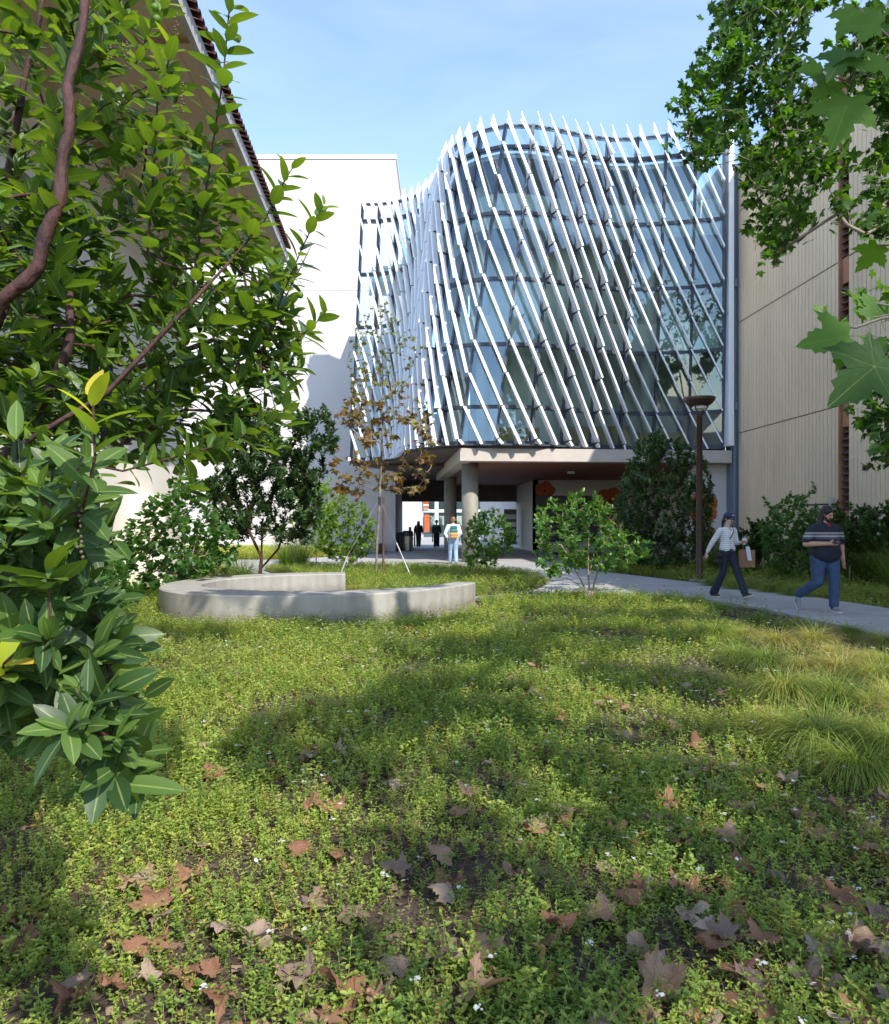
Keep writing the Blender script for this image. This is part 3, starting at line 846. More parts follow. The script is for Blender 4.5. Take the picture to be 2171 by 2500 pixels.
def build_hall():
    root = empty('glass_hall', (1.0, 28.0, 0), 'raised glass hall with a curving front behind slanting white fins', 'building')
    # panes
    for i in range(NCOL):
        for r in range(1, len(LEVELS) - 1):
            za, zb = LEVELS[r], LEVELS[r + 1]
            b = MB(); n = S(i + .5, (za + zb) / 2)[1] * .03
            p = [S(i, zb)[0], S(i + 1, zb)[0] - Vector((0, 0, 0)), S(i + 1, za)[0], S(i, za)[0]]
            if i + 1 == NCOL: pass
            p2 = [q - n for q in p]
            b.add(p + p2, [(0, 1, 2, 3)])
            b.obj('window_pane', M['glass'], root)
    b = MB()
    for i in range(NCOL):
        b.add([S(i, LEVELS[1])[0], S(i + 1, LEVELS[1])[0], S(i + 1, LEVELS[0])[0], S(i, LEVELS[0])[0]], [(0, 1, 2, 3)])
    b.obj('parapet_glass', M['glass_clear'], root)
    # mullions and transoms
    for i in range(NCOL + 1):
        b = MB()
        n = SN(i, 10)
        b.bar(S(i, 4.5)[0], S(i, 16.55)[0], n, .10, -.20, .045)
        b.obj('mullion', M['frame_dark'], root)
    for r, z in enumerate(LEVELS):
        b = MB()
        for i in range(NCOL):
            p, q = S(i, z)[0], S(i + 1, z)[0]; n = S(i + .5, z)[1]
            w = .05 if r == 0 else .13
            t = (q - p).normalized() * .02
            b.bar(p + t, q - t, n, w, -.19, .04)
        b.obj('transom', M['frame_dark'], root)
    # fins: each runs down one mullion bay per storey height, in straight lengths
    nf = 0
    for k in range(-14, 2 * NCOL + 2):
        z_at = lambda c: 15.7 - STEP * (c - k / 2.0)
        ks = []
        for c in range(0, NCOL):
            zA, zB = z_at(c), z_at(c + 1)
            if zA < 4.5 or zB > 16.9: continue
            ca, cb = float(c), float(c + 1)
            a_top = zA > 16.92; a_bot = zB < 4.42
            if a_top: ca = c + (zA - 16.92) / STEP
            if a_bot: cb = c + (zA - 4.42) / STEP
            if cb - ca < .03: continue
            ks.append((c, ca, cb, a_top, a_bot))
        if not ks: continue
        mb = MB()
        for (c, ca, cb, at_, ab_) in ks:
            zA, zB = z_at(ca), z_at(cb)
            n = S(c + .5, (zA + zB) / 2)[1]
            pa, pb = S(ca, zA)[0], S(cb, zB)[0]
            d = (pb - pa).normalized()
            pa = pa + d * .02; pb = pb - d * .02
            tw = d.cross(n).normalized()
            rot = .04 * math.sin(c * 1.7 + k) - .40 * math.exp(-((c - 11.8) / 2.6) ** 2)
            na = (n * .35 + SN(c, zA) * .65 + tw * rot).normalized(); nb = (n * .35 + SN(c + 1, zB) * .65 + tw * rot).normalized()
            nn = (na + nb).normalized()
            t = d.cross(nn).normalized() * .012
            ia, oa, ib, ob = .17, .35, .16, .39
            A0, A1, B0, B1 = pa + na * ia, pa + na * oa, pb + nb * ib, pb + nb * ob
            if at_: A1 = A1 - Vector((0, 0, .38)); A0 = A0 + Vector((0, 0, .04))
            mb.hexa([A0 - t, A0 + t, B0 + t, B0 - t, A1 - t, A1 + t, B1 + t, B1 - t], 0)
            # turned front edge
            f = t.normalized() * (.045 + .085 * math.exp(-((c - 11.8) / 2.6) ** 2))
            e = nn * .03
            mb.hexa([A1 + t, A1 + f, B1 + f, B1 + t, A1 + t + e, A1 + f + e, B1 + f + e, B1 + t + e], 0)
            # holding arm at the joint
            if not at_:
                g0 = pa - n * .02; g1 = pa + nn * (ia + .10)
                mb.bar(g0, g1, Vector((0, 0, 1)), .05, -.03, .03, 1)
        mb.obj('fin', [M['fin_white'], M['bracket_dark']], root)
        nf += 1
    # side jambs and corner post
    b = MB(); b.box(10.86, 11.06, 28.15, 28.75, 4.5, 17.3); b.obj('corner_post', M['fin_white'], root, bevel=.01)
    b = MB()
    for j in range(5): b.box(11.10 + j * .075, 11.15 + j * .075, 28.3 + .03 * (j % 2), 28.8, 0, 15.3)
    b.box(11.06, 11.5, 28.5, 29.0, 0, 15.3)
    b.box(11.10, 11.2, 28.2, 28.35, 5.9, 6.2); b.box(11.10, 11.2, 28.2, 28.35, 10.6, 10.9)
    b.obj('expansion_joint_cover', M['steel_blue'], root)
    # inside: floors, ceilings, back wall, columns
    for zf, th, ins in ((4.35, .22, .30), (8.72, .62, 1.1), (13.25, .75, 1.3)):
        poly = [tuple(S(c / 2, zf, ins)[0][:2]) for c in range(1, 2 * NCOL)]
        poly = [(poly[0][0], 36.9)] + poly + [(10.8, 29.4), (10.8, 36.9)] if False else [(-3.9, 37.9)] + poly + [(10.75, 37.9)]
        b = MB(); m = len(poly)
        vs = [(x, y, zf) for x, y in poly] + [(x, y, zf + th) for x, y in poly]
        b.add(vs, [tuple(range(m))[::-1]], 1)
        b.add(vs, [tuple(range(m, 2 * m))], 0)
        b.add(vs, [(i, (i + 1) % m, m + (i + 1) % m, m + i) for i in range(m)], 1)
        o = b.obj('floor_slab', [M['inner_floor'], M['inner_white']], root)
        bm = bmesh.new(); bm.from_mesh(o.data); bmesh.ops.triangulate(bm, faces=[f for f in bm.faces if len(f.verts) > 4]); bm.to_mesh(o.data); bm.free()
    for za, zb in ((8.45, 9.62), (12.98, 14.35)):  # pale bands added behind the glass to catch sun, standing for lit ceilings
        b = MB()
        for i in range(6, NCOL):
            p, q = S(i, za, .95)[0], S(i + 1, za, .95)[0]; p2, q2 = S(i, zb, .95)[0], S(i + 1, zb, .95)[0]
            b.hexa([p, q, q + Vector((0, .12, 0)), p + Vector((0, .12, 0)), p2, q2, q2 + Vector((0, .12, 0)), p2 + Vector((0, .12, 0))])
        b.obj('added_pale_band', M['inner_white'], root)
    b = MB(); b.box(1.9, 6.6, 31.6, 31.8, 4.57, 8.7); b.box(1.6, 7.2, 31.4, 31.6, 9.36, 13.2); b.obj('added_pale_wall', M['inner_white'], root)  # white wall added near the glass to brighten the interior
    b = MB()
    b.box(1.2, 11.0, 34.6, 35.0, 4.56, 15.6)
    b.box(-.4, 1.2, 37.2, 37.5, 4.56, 15.6)
    b.obj('inner_wall', M['inner_white'], root)
    b = MB(); b.box(10.9, 11.05, 29.0, 37.5, 4.4, 15.7); b.obj('side_wall', M['beam_concrete'], root)
    # roof set back behind the glass parapet
    poly = [tuple(S(c / 2, 15.6, .35)[0][:2]) for c in range(6, 2 * NCOL)]
    poly = [(-1.0, 38)] + poly + [(10.85, 38)]
    b = MB(); m = len(poly)
    vs = [(x, y, 15.45) for x, y in poly] + [(x, y, 15.62) for x, y in poly]
    b.add(vs, [tuple(range(m))[::-1], tuple(range(m, 2 * m))] + [(i, (i + 1) % m, m + (i + 1) % m, m + i) for i in range(m)])
    o = b.obj('roof', M['inner_white'], root)
    bm = bmesh.new(); bm.from_mesh(o.data); bmesh.ops.triangulate(bm, faces=[f for f in bm.faces if len(f.verts) > 4]); bm.to_mesh(o.data); bm.free()
    for x, y in ((1.6, 30.6), (5.0, 30.9), (8.6, 31.2)):
        b = MB(); b.lathe([(.28, 4.57), (.28, 15.44)], (x, y, 0), 20); b.obj('inner_column', M['inner_white'], root, smooth=True)
    # desks and cupboards behind the lowest glass; roller blinds and office doors further in
    rnd = random.Random(5)
    for (x, y, w, h, dd) in ((5.2, 30.2, 2.4, .95, .6), (2.2, 29.5, 1.6, .8, .6), (8.2, 31.0, 2.0, .8, .6)):
        b = MB(); b.box(x, x + w, y, y + dd, 4.57, 4.57 + h); b.obj('cupboard', M['inner_wood'], root, bevel=.01)
    for z in (4.57, 9.34, 14.0):
        for x in (2.0, 4.6, 7.2, 9.0):
            if z > 13.9 and x > 8: continue
            b = MB(); b.box(x, x + 1.1, 34.53, 34.59, z, min(z + 2.2, 15.4)); b.obj('inner_door', M['inner_wood'] if rnd.random() < .3 else M['blind'], root)
    # beam band under the glass and its return into the passage
    def slabp(name, poly, z0, z1, m, bevel=0):
        b = MB(); b.prism(poly, z0, z1); o = b.obj(name, m, root, bevel=bevel)
        bm = bmesh.new(); bm.from_mesh(o.data)
        bmesh.ops.triangulate(bm, faces=[f for f in bm.faces if len(f.verts) > 4]); bmesh.ops.recalc_face_normals(bm, faces=bm.faces)
        bm.to_mesh(o.data); bm.free(); return o
    slabp('beam', [(.58, 27.45), (11.06, 28.35), (11.06, 28.85), (.98, 28.02), (.06, 39.7), (-.44, 39.7)], 3.86, 4.34, M['beam_concrete'], .012)
    # metal drip edge following the foot of the glass
    poly = [tuple(S(c / 2, 4.5, -.20)[0][:2]) for c in range(0, 2 * NCOL + 1)]
    inner = [tuple(S(c / 2, 4.5, .25)[0][:2]) for c in range(2 * NCOL, -1, -1)]
    slabp('drip_edge', poly + inner, 4.43, 4.49, M['frame_dark'])
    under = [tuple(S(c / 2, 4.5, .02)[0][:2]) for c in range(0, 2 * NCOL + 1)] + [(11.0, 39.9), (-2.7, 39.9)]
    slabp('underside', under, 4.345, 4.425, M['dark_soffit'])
    slabp('soffit', [(.98, 28.03), (11.06, 28.86), (11.06, 46), (.06, 46), (.06, 39.7)], 3.90, 3.96, M['wood_soffit'])
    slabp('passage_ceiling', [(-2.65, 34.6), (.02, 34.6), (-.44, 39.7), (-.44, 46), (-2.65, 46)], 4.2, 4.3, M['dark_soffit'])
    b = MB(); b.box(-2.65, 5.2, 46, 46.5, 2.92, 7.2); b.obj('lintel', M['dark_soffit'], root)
    b = MB(); b.box(-2.65, 11.0, 38.0, 46.4, 4.45, 7.2); b.obj('rear_wing', M['beam_concrete'], root)
    # round concrete columns
    for x, y in ((1.0, 28.9), (.30, 37.8)):
        b = MB(); b.lathe([(.325, -.05), (.325, 3.9)], (x, y, 0), 40); b.obj('column', M['column_concrete'], root, smooth=True)
    # walls of the undercroft
    b = MB()
    b.add([(4.78, 40, 0), (3.4, 70, 0), (3.7, 70, 0), (5.1, 40.0, 0), (4.78, 40, 3.9), (3.4, 70, 3.9), (3.7, 70, 3.9), (5.1, 40.0, 3.9)], [(0, 3, 2, 1), (4, 5, 6, 7), (0, 1, 5, 4), (1, 2, 6, 5), (2, 3, 7, 6), (3, 0, 4, 7)])
    b.box(4.78, 11.0, 40.0, 40.4, 0, 3.9)
    b.obj('undercroft_wall', M['passage_white'], root)
    b = MB(); b.box(9.9, 11.08, 28.92, 29.2, 0, 3.9); b.box(10.75, 11.08, 29.2, 39.9, 0, 3.9); b.box(9.6, 9.9, 28.98, 29.14, 0, 3.9)
    b.obj('pier', M['passage_white'], root, bevel=.01)
    b = MB(); b.box(4.93, 8.3, 39.9, 39.99, .55, 3.05); b.obj('display_screen', M['black_panel'], root, bevel=.01)
    b = MB(); b.box(5.6, 5.9, 33.4, 33.6, 3.8, 3.9); b.obj('ceiling_light', M['lamp_glass'], root, bevel=.01)
    # serving window of the kiosk let into the passage wall
    b = MB(); b.box(3.55, 4.3, 44.0, 44.4, .3, 2.4)
    o = b.obj('kiosk_window', M['black_panel'], root, bevel=.01)
    b = MB()
    for z in (.9, 1.35, 1.8): b.box(3.6, 4.25, 43.9, 43.99, z, z + .28)
    b.obj('menu_board', M['blind'], o)
    # painted poppies on the undercroft wall
    def poppy(x, y, z, r, seed):
        b = MB(); rn = random.Random(seed); n = 44; vs = [(x, y - .012, z)]
        for i in range(n):
            a = 2 * math.pi * i / n
            rr = r * (1 + .09 * math.sin(5 * a + seed) + .03 * math.sin(17 * a) + .02 * rn.random())
            vs.append((x + rr * math.cos(a), y - .012, z + rr * .96 * math.sin(a)))
        b.add(vs, [(0, 1 + (i + 1) % n, 1 + i) for i in range(n)], 0)
        vs = [(x, y - .016, z)]
        for i in range(20):
            a = 2 * math.pi * i / 20; rr = r * (.17 if i % 2 else .09)
            vs.append((x + rr * math.cos(a), y - .016, z + rr * math.sin(a)))
        b.add(vs, [(0, 1 + (i + 1) % 20, 1 + i) for i in range(20)], 1)
        for i in range(5):
            a = 2 * math.pi * (i + .35) / 5
            p0 = Vector((x + r * .15 * math.cos(a), y - .0165, z + r * .15 * math.sin(a))); p1 = Vector((x + r * .85 * math.cos(a), y - .0165, z + r * .85 * math.sin(a)))
            b.bar(p0, p1, (0, -1, 0), .02, 0, .003, 1)
        b.obj('painted_poppy', [M['poppy'], M['poppy_dark']], root)
    poppy(5.45, 40.0, 3.32, .53, 1); poppy(9.0, 40.0, 2.75, .75, 2); poppy(8.85, 40.0, 1.5, .6, 3); poppy(10.1, 28.92, 2.15, .62, 5); poppy(10.45, 28.92, 1.0, .35, 6)
    return nf
NF = build_hall()

# ------------------------------------------------------------------ what is seen through the passage
def build_far():
    root = empty('far_building', (0, 84, 0), 'white framed glass building seen far off through the passage', 'building')
    b = MB()
    b.box(-12, -2.4, 84, 92, -.1, 14)
    for x in (-.9, 2.4, 5.4): b.box(x - .22, x + .22, 83.9, 84.3, -.1, 14)
    for z in (2.85, 6.2, 10): b.box(-2.4, 10, 83.92, 84.25, z, z + .35)
    b.obj('wall', M['white_stucco'], root)
    b = MB(); b.box(-2.4, 10, 84.6, 84.65, 0, 14); b.obj('glazing', M['glass'], root)
    b = MB(); b.box(-2.4, 10, 88, 88.3, 0, 14); b.obj('back_wall', M['inner_white'], root)
    for x in (-2.1, .95):
        b = MB()
        for z in np.arange(3.3, 6.0, .5): b.box(x - .3, x + .3, 83.7, 83.8, z, z + .3)
        b.box(x - .3, x + .3, 83.75, 83.78, 3.2, 6.0, 1)
        b.obj('banner', [M['poppy'], M['blind']], root)
    b = MB(); b.box(-2.3, -1.7, 83.7, 83.8, .6, 2.6); b.obj('sign_panel', M['poppy'], root)
build_far()

def bollards():
    first = None
    for i, (x, y) in enumerate(((-2.05, 50.5), (.15, 50.5), (-1.0, 62), (1.0, 62))):
        if first is None:
            b = MB(); b.lathe([(.055, 0), (.055, .95), (.05, 1.0), (.02, 1.02)], (0, 0, 0.03), 14); o = b.obj('bollard', M['black_panel'], smooth=False); first = o
        else:
            o = first.copy(); COL.objects.link(o)
        o.location = (x, y, 0)
        tag(o, ['black bollard just right of the waste bin, beyond the passage', 'black bollard between the two people walking in the passage', 'black bollard at the far end of the plaza, left one', 'black bollard at the far end of the plaza, near the dark column'][i], 'bollard', 'bollards beyond the passage')
bollards()

def build_bins():
    root = empty('waste_bin', (-2.02, 40.6, .03), 'round steel waste bin with dark hood at the left of the passage', 'waste bin')
    x, y, z = root.location
    b = MB(); b.lathe([(.26, 0), (.29, .03), (.29, .82)], (x, y, z), 28); b.obj('body', M['steel'], root, smooth=False)
    b = MB(); b.lathe([(.31, .82), (.31, .95), (.28, 1.08), (.22, 1.12)], (x, y, z), 28); b.obj('hood', M['dark_plastic'], root)
    b = MB(); b.lathe([(.07, 1.12), (.075, 1.32)], (x + .12, y, z), 12); o = b.obj('paper_cup', M['poppy_dark'], None); tag(o, 'dark cup left standing on top of the waste bin', 'cup')
    r2 = empty('recycling_bin', (-2.42, 41.3, .03), 'black bin half hidden between the steel bin and the white wall', 'waste bin')
    x, y, z = r2.location
    b = MB(); b.box(x - .22, x + .22, y - .25, y + .25, z, z + .95); b.obj('body', M['dark_plastic'], r2, bevel=.02)
    b = MB(); b.box(x - .24, x + .24, y - .27, y + .27, z + .95, z + 1.03); b.obj('lid', M['black_panel'], r2, bevel=.02)
build_bins()

def build_lamp():
    g = G(1708, 1420); x, y = float(g[0]), 19.0
    x = (1708 - CX) * y / F_PX
    root = empty('street_lamp', (x, y, 0), 'brown street lamp with a wide shallow bowl beside the path', 'street lamp')
    b = MB(); b.lathe([(.26, -.05), (.26, .07), (.24, .09)], (x, y, 0), 28); b.obj('footing', M['bench_concrete'], root, bevel=.01)
    b = MB(); b.lathe([(.095, .09), (.095, .12), (.085, .16), (.072, 4.28), (.085, 4.29), (.085, 4.33)], (x, y, 0), 20); b.obj('pole', M['pole_bronze'], root, smooth=True)
    b = MB()
    for i in range(4):
        a = math.pi / 4 + i * math.pi / 2
        b.tube([(x + .04 * math.cos(a), y + .04 * math.sin(a), 4.30), (x + .17 * math.cos(a), y + .17 * math.sin(a), 4.42), (x + .24 * math.cos(a), y + .24 * math.sin(a), 4.53)], .016, 6)
    b.obj('bracket', M['pole_bronze'], root)
    b = MB(); b.lathe([(.02, 4.46), (.17, 4.47), (.17, 4.54), (.02, 4.54)], (x, y, 0), 24); b.obj('lens', M['lamp_glass'], root, smooth=False)
    b = MB(); b.lathe([(.17, 4.55), (.21, 4.54), (.30, 4.585), (.38, 4.68), (.405, 4.755), (.39, 4.76), (.365, 4.70), (.27, 4.63), (.17, 4.61)], (x, y, 0), 40); b.obj('bowl', M['pole_bronze'], root, smooth=True)
build_lamp()

# ------------------------------------------------------------------ plants
def px_targets(poly, n, dfun, rng, mind=0.0):
    """points inside an outline seen in the picture, each at its own distance"""
    poly = np.array(poly, float)
    lo, hi = poly.min(0), poly.max(0)
    out = []; pts2 = np.zeros((0, 2))
    tries = 0
    while len(out) < n and tries < 400:
        tries += 1
        c = lo + rng.random((400, 2)) * (hi - lo)
        c = c[inpoly(c, poly)]
        for q in c:
            if len(out) >= n: break
            if mind and len(pts2) and np.min(np.linalg.norm(pts2 - q, axis=1)) < mind: continue
            out.append(P(q[0], q[1], dfun(q, rng)))
            if mind: pts2 = np.vstack([pts2, q])
    return np.array(out)

def blob_targets(blobs, n, rng, shell=0.45):
    w = np.array([b[3] * b[4] * b[5] for b in blobs], float); w /= w.sum()
    out = []
    for _ in range(n):
        b = blobs[rng.choice(len(blobs), p=w)]
        v = rng.normal(size=3); v /= np.linalg.norm(v)
        r = shell + (1 - shell) * rng.random() ** 0.6
        out.append([b[0] + v[0] * b[3] * r, b[1] + v[1] * b[4] * r, b[2] + v[2] * b[5] * r])
    return np.array(out)

def tipdirs(N, par, tips, up=0.3, rng=None, wob=0.3):
    d = []
    for t in tips:
        p = par[t]; q = par[p] if p >= 0 and par[p] >= 0 else p
        v = N[t] - N[q]
        v = v / max(1e-6, np.linalg.norm(v))
        v = v + np.array([0, 0, up]) + (rng.normal(size=3) * wob if rng is not None else 0)
        d.append(v / np.linalg.norm(v))
    return np.array(d)

def shrub(name, label, cat, base, targets, mleaf, mbark, T, size, per, rng, seeds=None, rtip=.003, rmax=.05, spread=1.0, length=.18, droop=0., up=.3, step=.12,
          tint=(.1, .8), tiptint=None, group=None, wig=.3, upn=.6, power=.5, straight=.35, inner=0, crown_name='crown', trunk_name='trunk'):
    root = empty(name, (float(base[0]), float(base[1]), 0), label, cat, group)
    seeds = seeds or [[base, np.array(base) + [0, 0, .3]]]
    N, par, tips = grow(seeds, targets, rng, step=step, wig=wig, straight=straight)
    mb = MB(); wood(mb, N, par, rtip, power=power, rmax=rmax, k=6)
    mb.obj(trunk_name, mbark, root, smooth=True)
    h = Heap()
    dirs = tipdirs(N, par, tips, up, rng)
    twig_leaves(h, T, N[tips], dirs, rng, per, size, spread=spread, length=length, droop=droop, tint=tint, tiptint=tiptint, upn=upn)
    if inner:      # leaves along older wood too
        idx = rng.integers(len(N) // 4, len(N), inner)
        twig_leaves(h, T, N[idx], norm(rng.normal(size=(inner, 3)) + [0, 0, .4]), rng, max(3, per // 3), size, spread=1.1, length=length * .5, droop=droop, tint=tint, upn=upn)
    h.obj(crown_name, mleaf, root, smooth=True)
    return root

# ---- the big shrub at the left, close to the camera: red bark, glossy oval leaves in whorls
def build_arbutus():
    rng = np.random.default_rng(11)
    root = empty('strawberry_tree', (-2.1, 2.5, 0), 'large glossy-leaved evergreen with dark red branches filling the left foreground', 'tree')
    T = leaf_long(.42, .18, .20, rows=7, power=.85, expo=.62)
    T2 = leaf_long(.35, .24, .06, rows=7, power=.95, wave=.008, expo=.7)
    base = np.array([-2.1, 2.5, 0.])
    def L(pts): return [P(*p) for p in pts]
    seeds = [
        [base, np.array([-1.95, 2.45, .6]), np.array([-1.75, 2.35, 1.2]), *L([(0, 750, 2.04), (95, 640, 2.02), (145, 480, 2.03), (163, 330, 2.03), (172, 200, 2.05), (205, 0, 2.08), (215, -150, 2.1)])],
        [np.array([-1.95, 2.45, .6]), *L([(-60, 900, 2.5), (30, 720, 2.6), (10, 520, 2.6), (40, 300, 2.6), (90, 60, 2.6), (120, -100, 2.6)])],
        [np.array([-1.75, 2.35, 1.2]), *L([(130, 950, 2.3), (175, 800, 2.3), (170, 690, 2.35)])],
        [np.array([-1.75, 2.35, 1.2]), *L([(60, 1080, 2.1), (260, 960, 2.15), (420, 790, 2.2), (560, 640, 2.25), (640, 540, 2.3)])],
        [np.array([-1.75, 2.35, 1.2]), *L([(120, 1060, 2.5), (330, 900, 2.6), (520, 830, 2.7), (640, 860, 2.75), (700, 720, 2.8), (760, 600, 2.8)])],
        [np.array([-1.95, 2.45, .6]), *L([(30, 1300, 2.0), (250, 1110, 2.3), (450, 1000, 2.6), (640, 1010, 2.7)])],
        [base, *L([(-60, 1500, 1.9), (60, 1380, 1.7), (120, 1250, 1.6)])],
        [base, *L([(-80, 1750, 1.8), (60, 1640, 1.6), (200, 1560, 1.55)])],
    ]
    tg = []
    up = [(-160, -120), (300, -120), (350, 60), (420, 170), (470, 330), (600, 430), (690, 500), (760, 620), (790, 800), (720, 960), (660, 1060), (540, 1080), (380, 1085), (300, 1080), (150, 1120), (-160, 1100)]
    tg.append(px_targets(up, 255, lambda q, r: 2.0 + .4 * (q[0] / 800) + r.random() * 1.0, rng, 19))
    core = [(-120, 560), (180, 600), (420, 620), (700, 660), (760, 860), (660, 1020), (520, 1060), (300, 1040), (0, 1060), (-120, 1000)]
    tg.append(px_targets(core, 150, lambda q, r: 2.3 + r.random() * 1.3, rng, 20))
    low = [(-160, 1060), (210, 1060), (240, 1150), (220, 1300), (260, 1480), (320, 1640), (330, 1820), (280, 1870), (150, 1790), (60, 1820), (-160, 1760)]
    tg.append(px_targets(low, 86, lambda q, r: 1.25 + r.random() * .55, rng, 22))
    tg.append(px_targets([(-160, 1080), (190, 1080), (210, 1500), (280, 1700), (-160, 1700)], 50, lambda q, r: 1.75 + r.random() * .6, rng, 24))
    tgt = np.concatenate(tg)
    # single long shoots seen against the sky and the wall
    hero = [
        ([(470, 700, 2.25), (495, 520, 2.2), (520, 350, 2.15), (545, 190, 2.1), (556, 60, 2.1), (566, -30, 2.1)], 1),
        ([(560, 640, 2.3), (640, 550, 2.3), (690, 450, 2.3), (720, 400, 2.3)], 1),
        ([(640, 860, 2.6), (690, 720, 2.55), (740, 600, 2.5), (790, 500, 2.5)], 1),
        ([(700, 850, 2.6), (770, 790, 2.6), (800, 755, 2.6)], 1),
        ([(360, 620, 2.3), (375, 420, 2.25), (385, 240, 2.2), (420, 120, 2.2)], 1),
        ([(150, 1420, 1.5), (200, 1250, 1.3), (232, 1120, 1.25), (228, 1010, 1.25), (225, 950, 1.25)], 2),
        ([(300, 1150, 2.2), (560, 1080, 2.3), (700, 1010, 2.35)], 0),
        ([(250, 1560, 1.5), (300, 1780, 1.4), (310, 1900, 1.4)], 0),
        ([(-20, 1700, 1.5), (0, 1660, 1.3), (10, 1620, 1.25)], 2),
        ([(330, 160, 2.3), (370, 60, 2.3), (410, 0, 2.3)], 0),
    ]
    for pts, k in hero: seeds.append(L(pts))
    # hang seeds on: grow joins each polyline start to the nearest wood, so bridge them first
    N, par, tips = grow(seeds, tgt, rng, step=.05, wig=.35, straight=.2)
    # bridge jumps (a seed whose start sits away from its parent) with intermediate nodes
    N = list(N); par = list(par)
    for i in range(len(par)):
        p = par[i]
        if p >= 0:
            L_ = np.linalg.norm(N[i] - N[p])
            if L_ > .16:
                k = int(L_ / .06); last = p
                for j in range(1, k):
                    u = j / k
                    N.append(N[p] + (N[i] - N[p]) * u + np.array([0, 0, -.08 * math.sin(math.pi * u) * L_])); par.append(last); last = len(N) - 1
                par[i] = last
    N = np.array(N); par = np.array(par)
    # order nodes so that parents come before children
    kids = [[] for _ in N]
    for i, p in enumerate(par):
        if p >= 0: kids[p].append(i)
    order = []; st = [i for i, p in enumerate(par) if p < 0]
    while st:
        i = st.pop(); order.append(i); st += kids[i]
    inv = np.zeros(len(N), int); inv[order] = np.arange(len(order))
    N2 = N[order]; par2 = np.array([inv[par[i]] if par[i] >= 0 else -1 for i in order]); tips = inv[tips]
    mb = MB(); wood(mb, N2, par2, .0023, power=.455, rmax=.04, k=8)
    def stout(pts, r0, r1):
        q = np.array(pts); s_ = np.linspace(0, len(q) - 1, (len(q) - 1) * 5 + 1)
        w_ = np.stack([np.interp(s_, np.arange(len(q)), q[:, k]) for k in range(3)], -1)
        w_ += .006 * np.sin(np.arange(len(s_))[:, None] * np.array([.9, .7, 1.1]) + 1)
        mb.tube(w_, list(np.linspace(r0, r1, len(s_)) * (1 + .10 * np.sin(np.arange(len(s_)) * 1.7))), k=12)
    stout(seeds[0][2:], .022, .011); stout(seeds[1][1:], .018, .008); stout(seeds[2], .020, .010)
    mb.obj('branches', M['bark_red'], root, smooth=True)
    h = Heap()
    trunkc = np.array([-1.9, 2.5, 1.2])
    tp = N2[tips]
    out = norm(tp - trunkc)
    dirs = norm(tipdirs(N2, par2, tips, 0, rng, .15) * .6 + out * .35 + np.array([0.02, -.12, .62]) + rng.normal(size=(len(tips), 3)) * .25)
    lowm = (tp[:, 2] < 1.55)
    dirs[lowm] = norm(dirs[lowm] * .4 + np.array([.15, -.75, .25]) + rng.normal(size=(lowm.sum(), 3)) * .4)
    a = rng.random(len(tips)) < .5
    for sel, TT in ((a & lowm, T), (~a & lowm, T2)):
        twig_leaves(h, TT, tp[sel], dirs[sel], rng, 20, .073, spread=1.15, length=.16, droop=.0, tint=(.04, .42), tiptint=.42, upn=.5, rosette=True, szvar=.4)
    for sel, TT in ((a & ~lowm, T), (~a & ~lowm, T2)):
        twig_leaves(h, TT, tp[sel], dirs[sel], rng, 17, .080, spread=1.0, length=.24, droop=.0, tint=(.04, .55), tiptint=.45, upn=.5, rosette=True, szvar=.4)
    # hero shoots carry leaves all the way down
    for pts, kind in hero:
        pl = np.array(L(pts)); seg = np.linalg.norm(np.diff(pl, axis=0), axis=1); cum = np.concatenate([[0], np.cumsum(seg)])
        tot = cum[-1]; s = np.arange(0.0, tot, .016 if kind else .014)
        pos = np.stack([np.interp(s, cum, pl[:, k]) for k in range(3)], -1)
        d = norm(np.gradient(pos, axis=0)); n = len(s)
        ref = norm(np.cross(d, [0.3, .9, .1])); bit = np.cross(d, ref)
        ph = np.arange(n) * 2.399; op = 1.05 + rng.normal(size=n) * .15 - (.55 if kind < 2 else .72) * np.exp(-(tot - s) / .06)
        ax = d * np.cos(op)[:, None] + (ref * np.cos(ph)[:, None] + bit * np.sin(ph)[:, None]) * np.sin(op)[:, None]
        tn = .25 + .25 * rng.random(n) + .28 * np.exp(-(tot - s) / .04)
        if kind == 2: tn = .2 + .2 * rng.random(n) + .60 * np.exp(-((tot - s) / .075) ** 2)
        h.add(T, pos, frames(ax, d + rng.normal(size=(n, 3)) * .2 + [0, 0, .5]), .088 * (1 + rng.normal(size=n) * .13) * (1 - .35 * np.exp(-(tot - s) / .03)), np.clip(tn, 0, .97))
    h.obj('leaves', M['leaf_arbutus'], root, smooth=True)
    # small round fruits and hanging dry flower strings
    b = MB()
    for (px, py, d) in ((379, 18, 2.2), (383, 46, 2.2), (733, 720, 2.5)): b.ball(P(px, py, d), .012, 10)
    b.obj('fruit', M['poppy_dark'] if False else M['leaf_light'], root, smooth=True)
    b = MB()
    for (px, py, d, n) in ((308, 100, 2.2, 9), (445, 200, 2.2, 11), (268, 110, 2.2, 7), (430, 30, 2.2, 12), (196, 1120, 1.28, 20)):
        q = P(px, py, d)
        for i in range(n):
            b.ball((q[0] + .004 * math.sin(i * 2.1), q[1] + .004 * math.cos(i * 1.7), q[2] - i * .009), .0035, 6)
    b.obj('dry_flower_string', M['straw'], root, smooth=True)
build_arbutus()

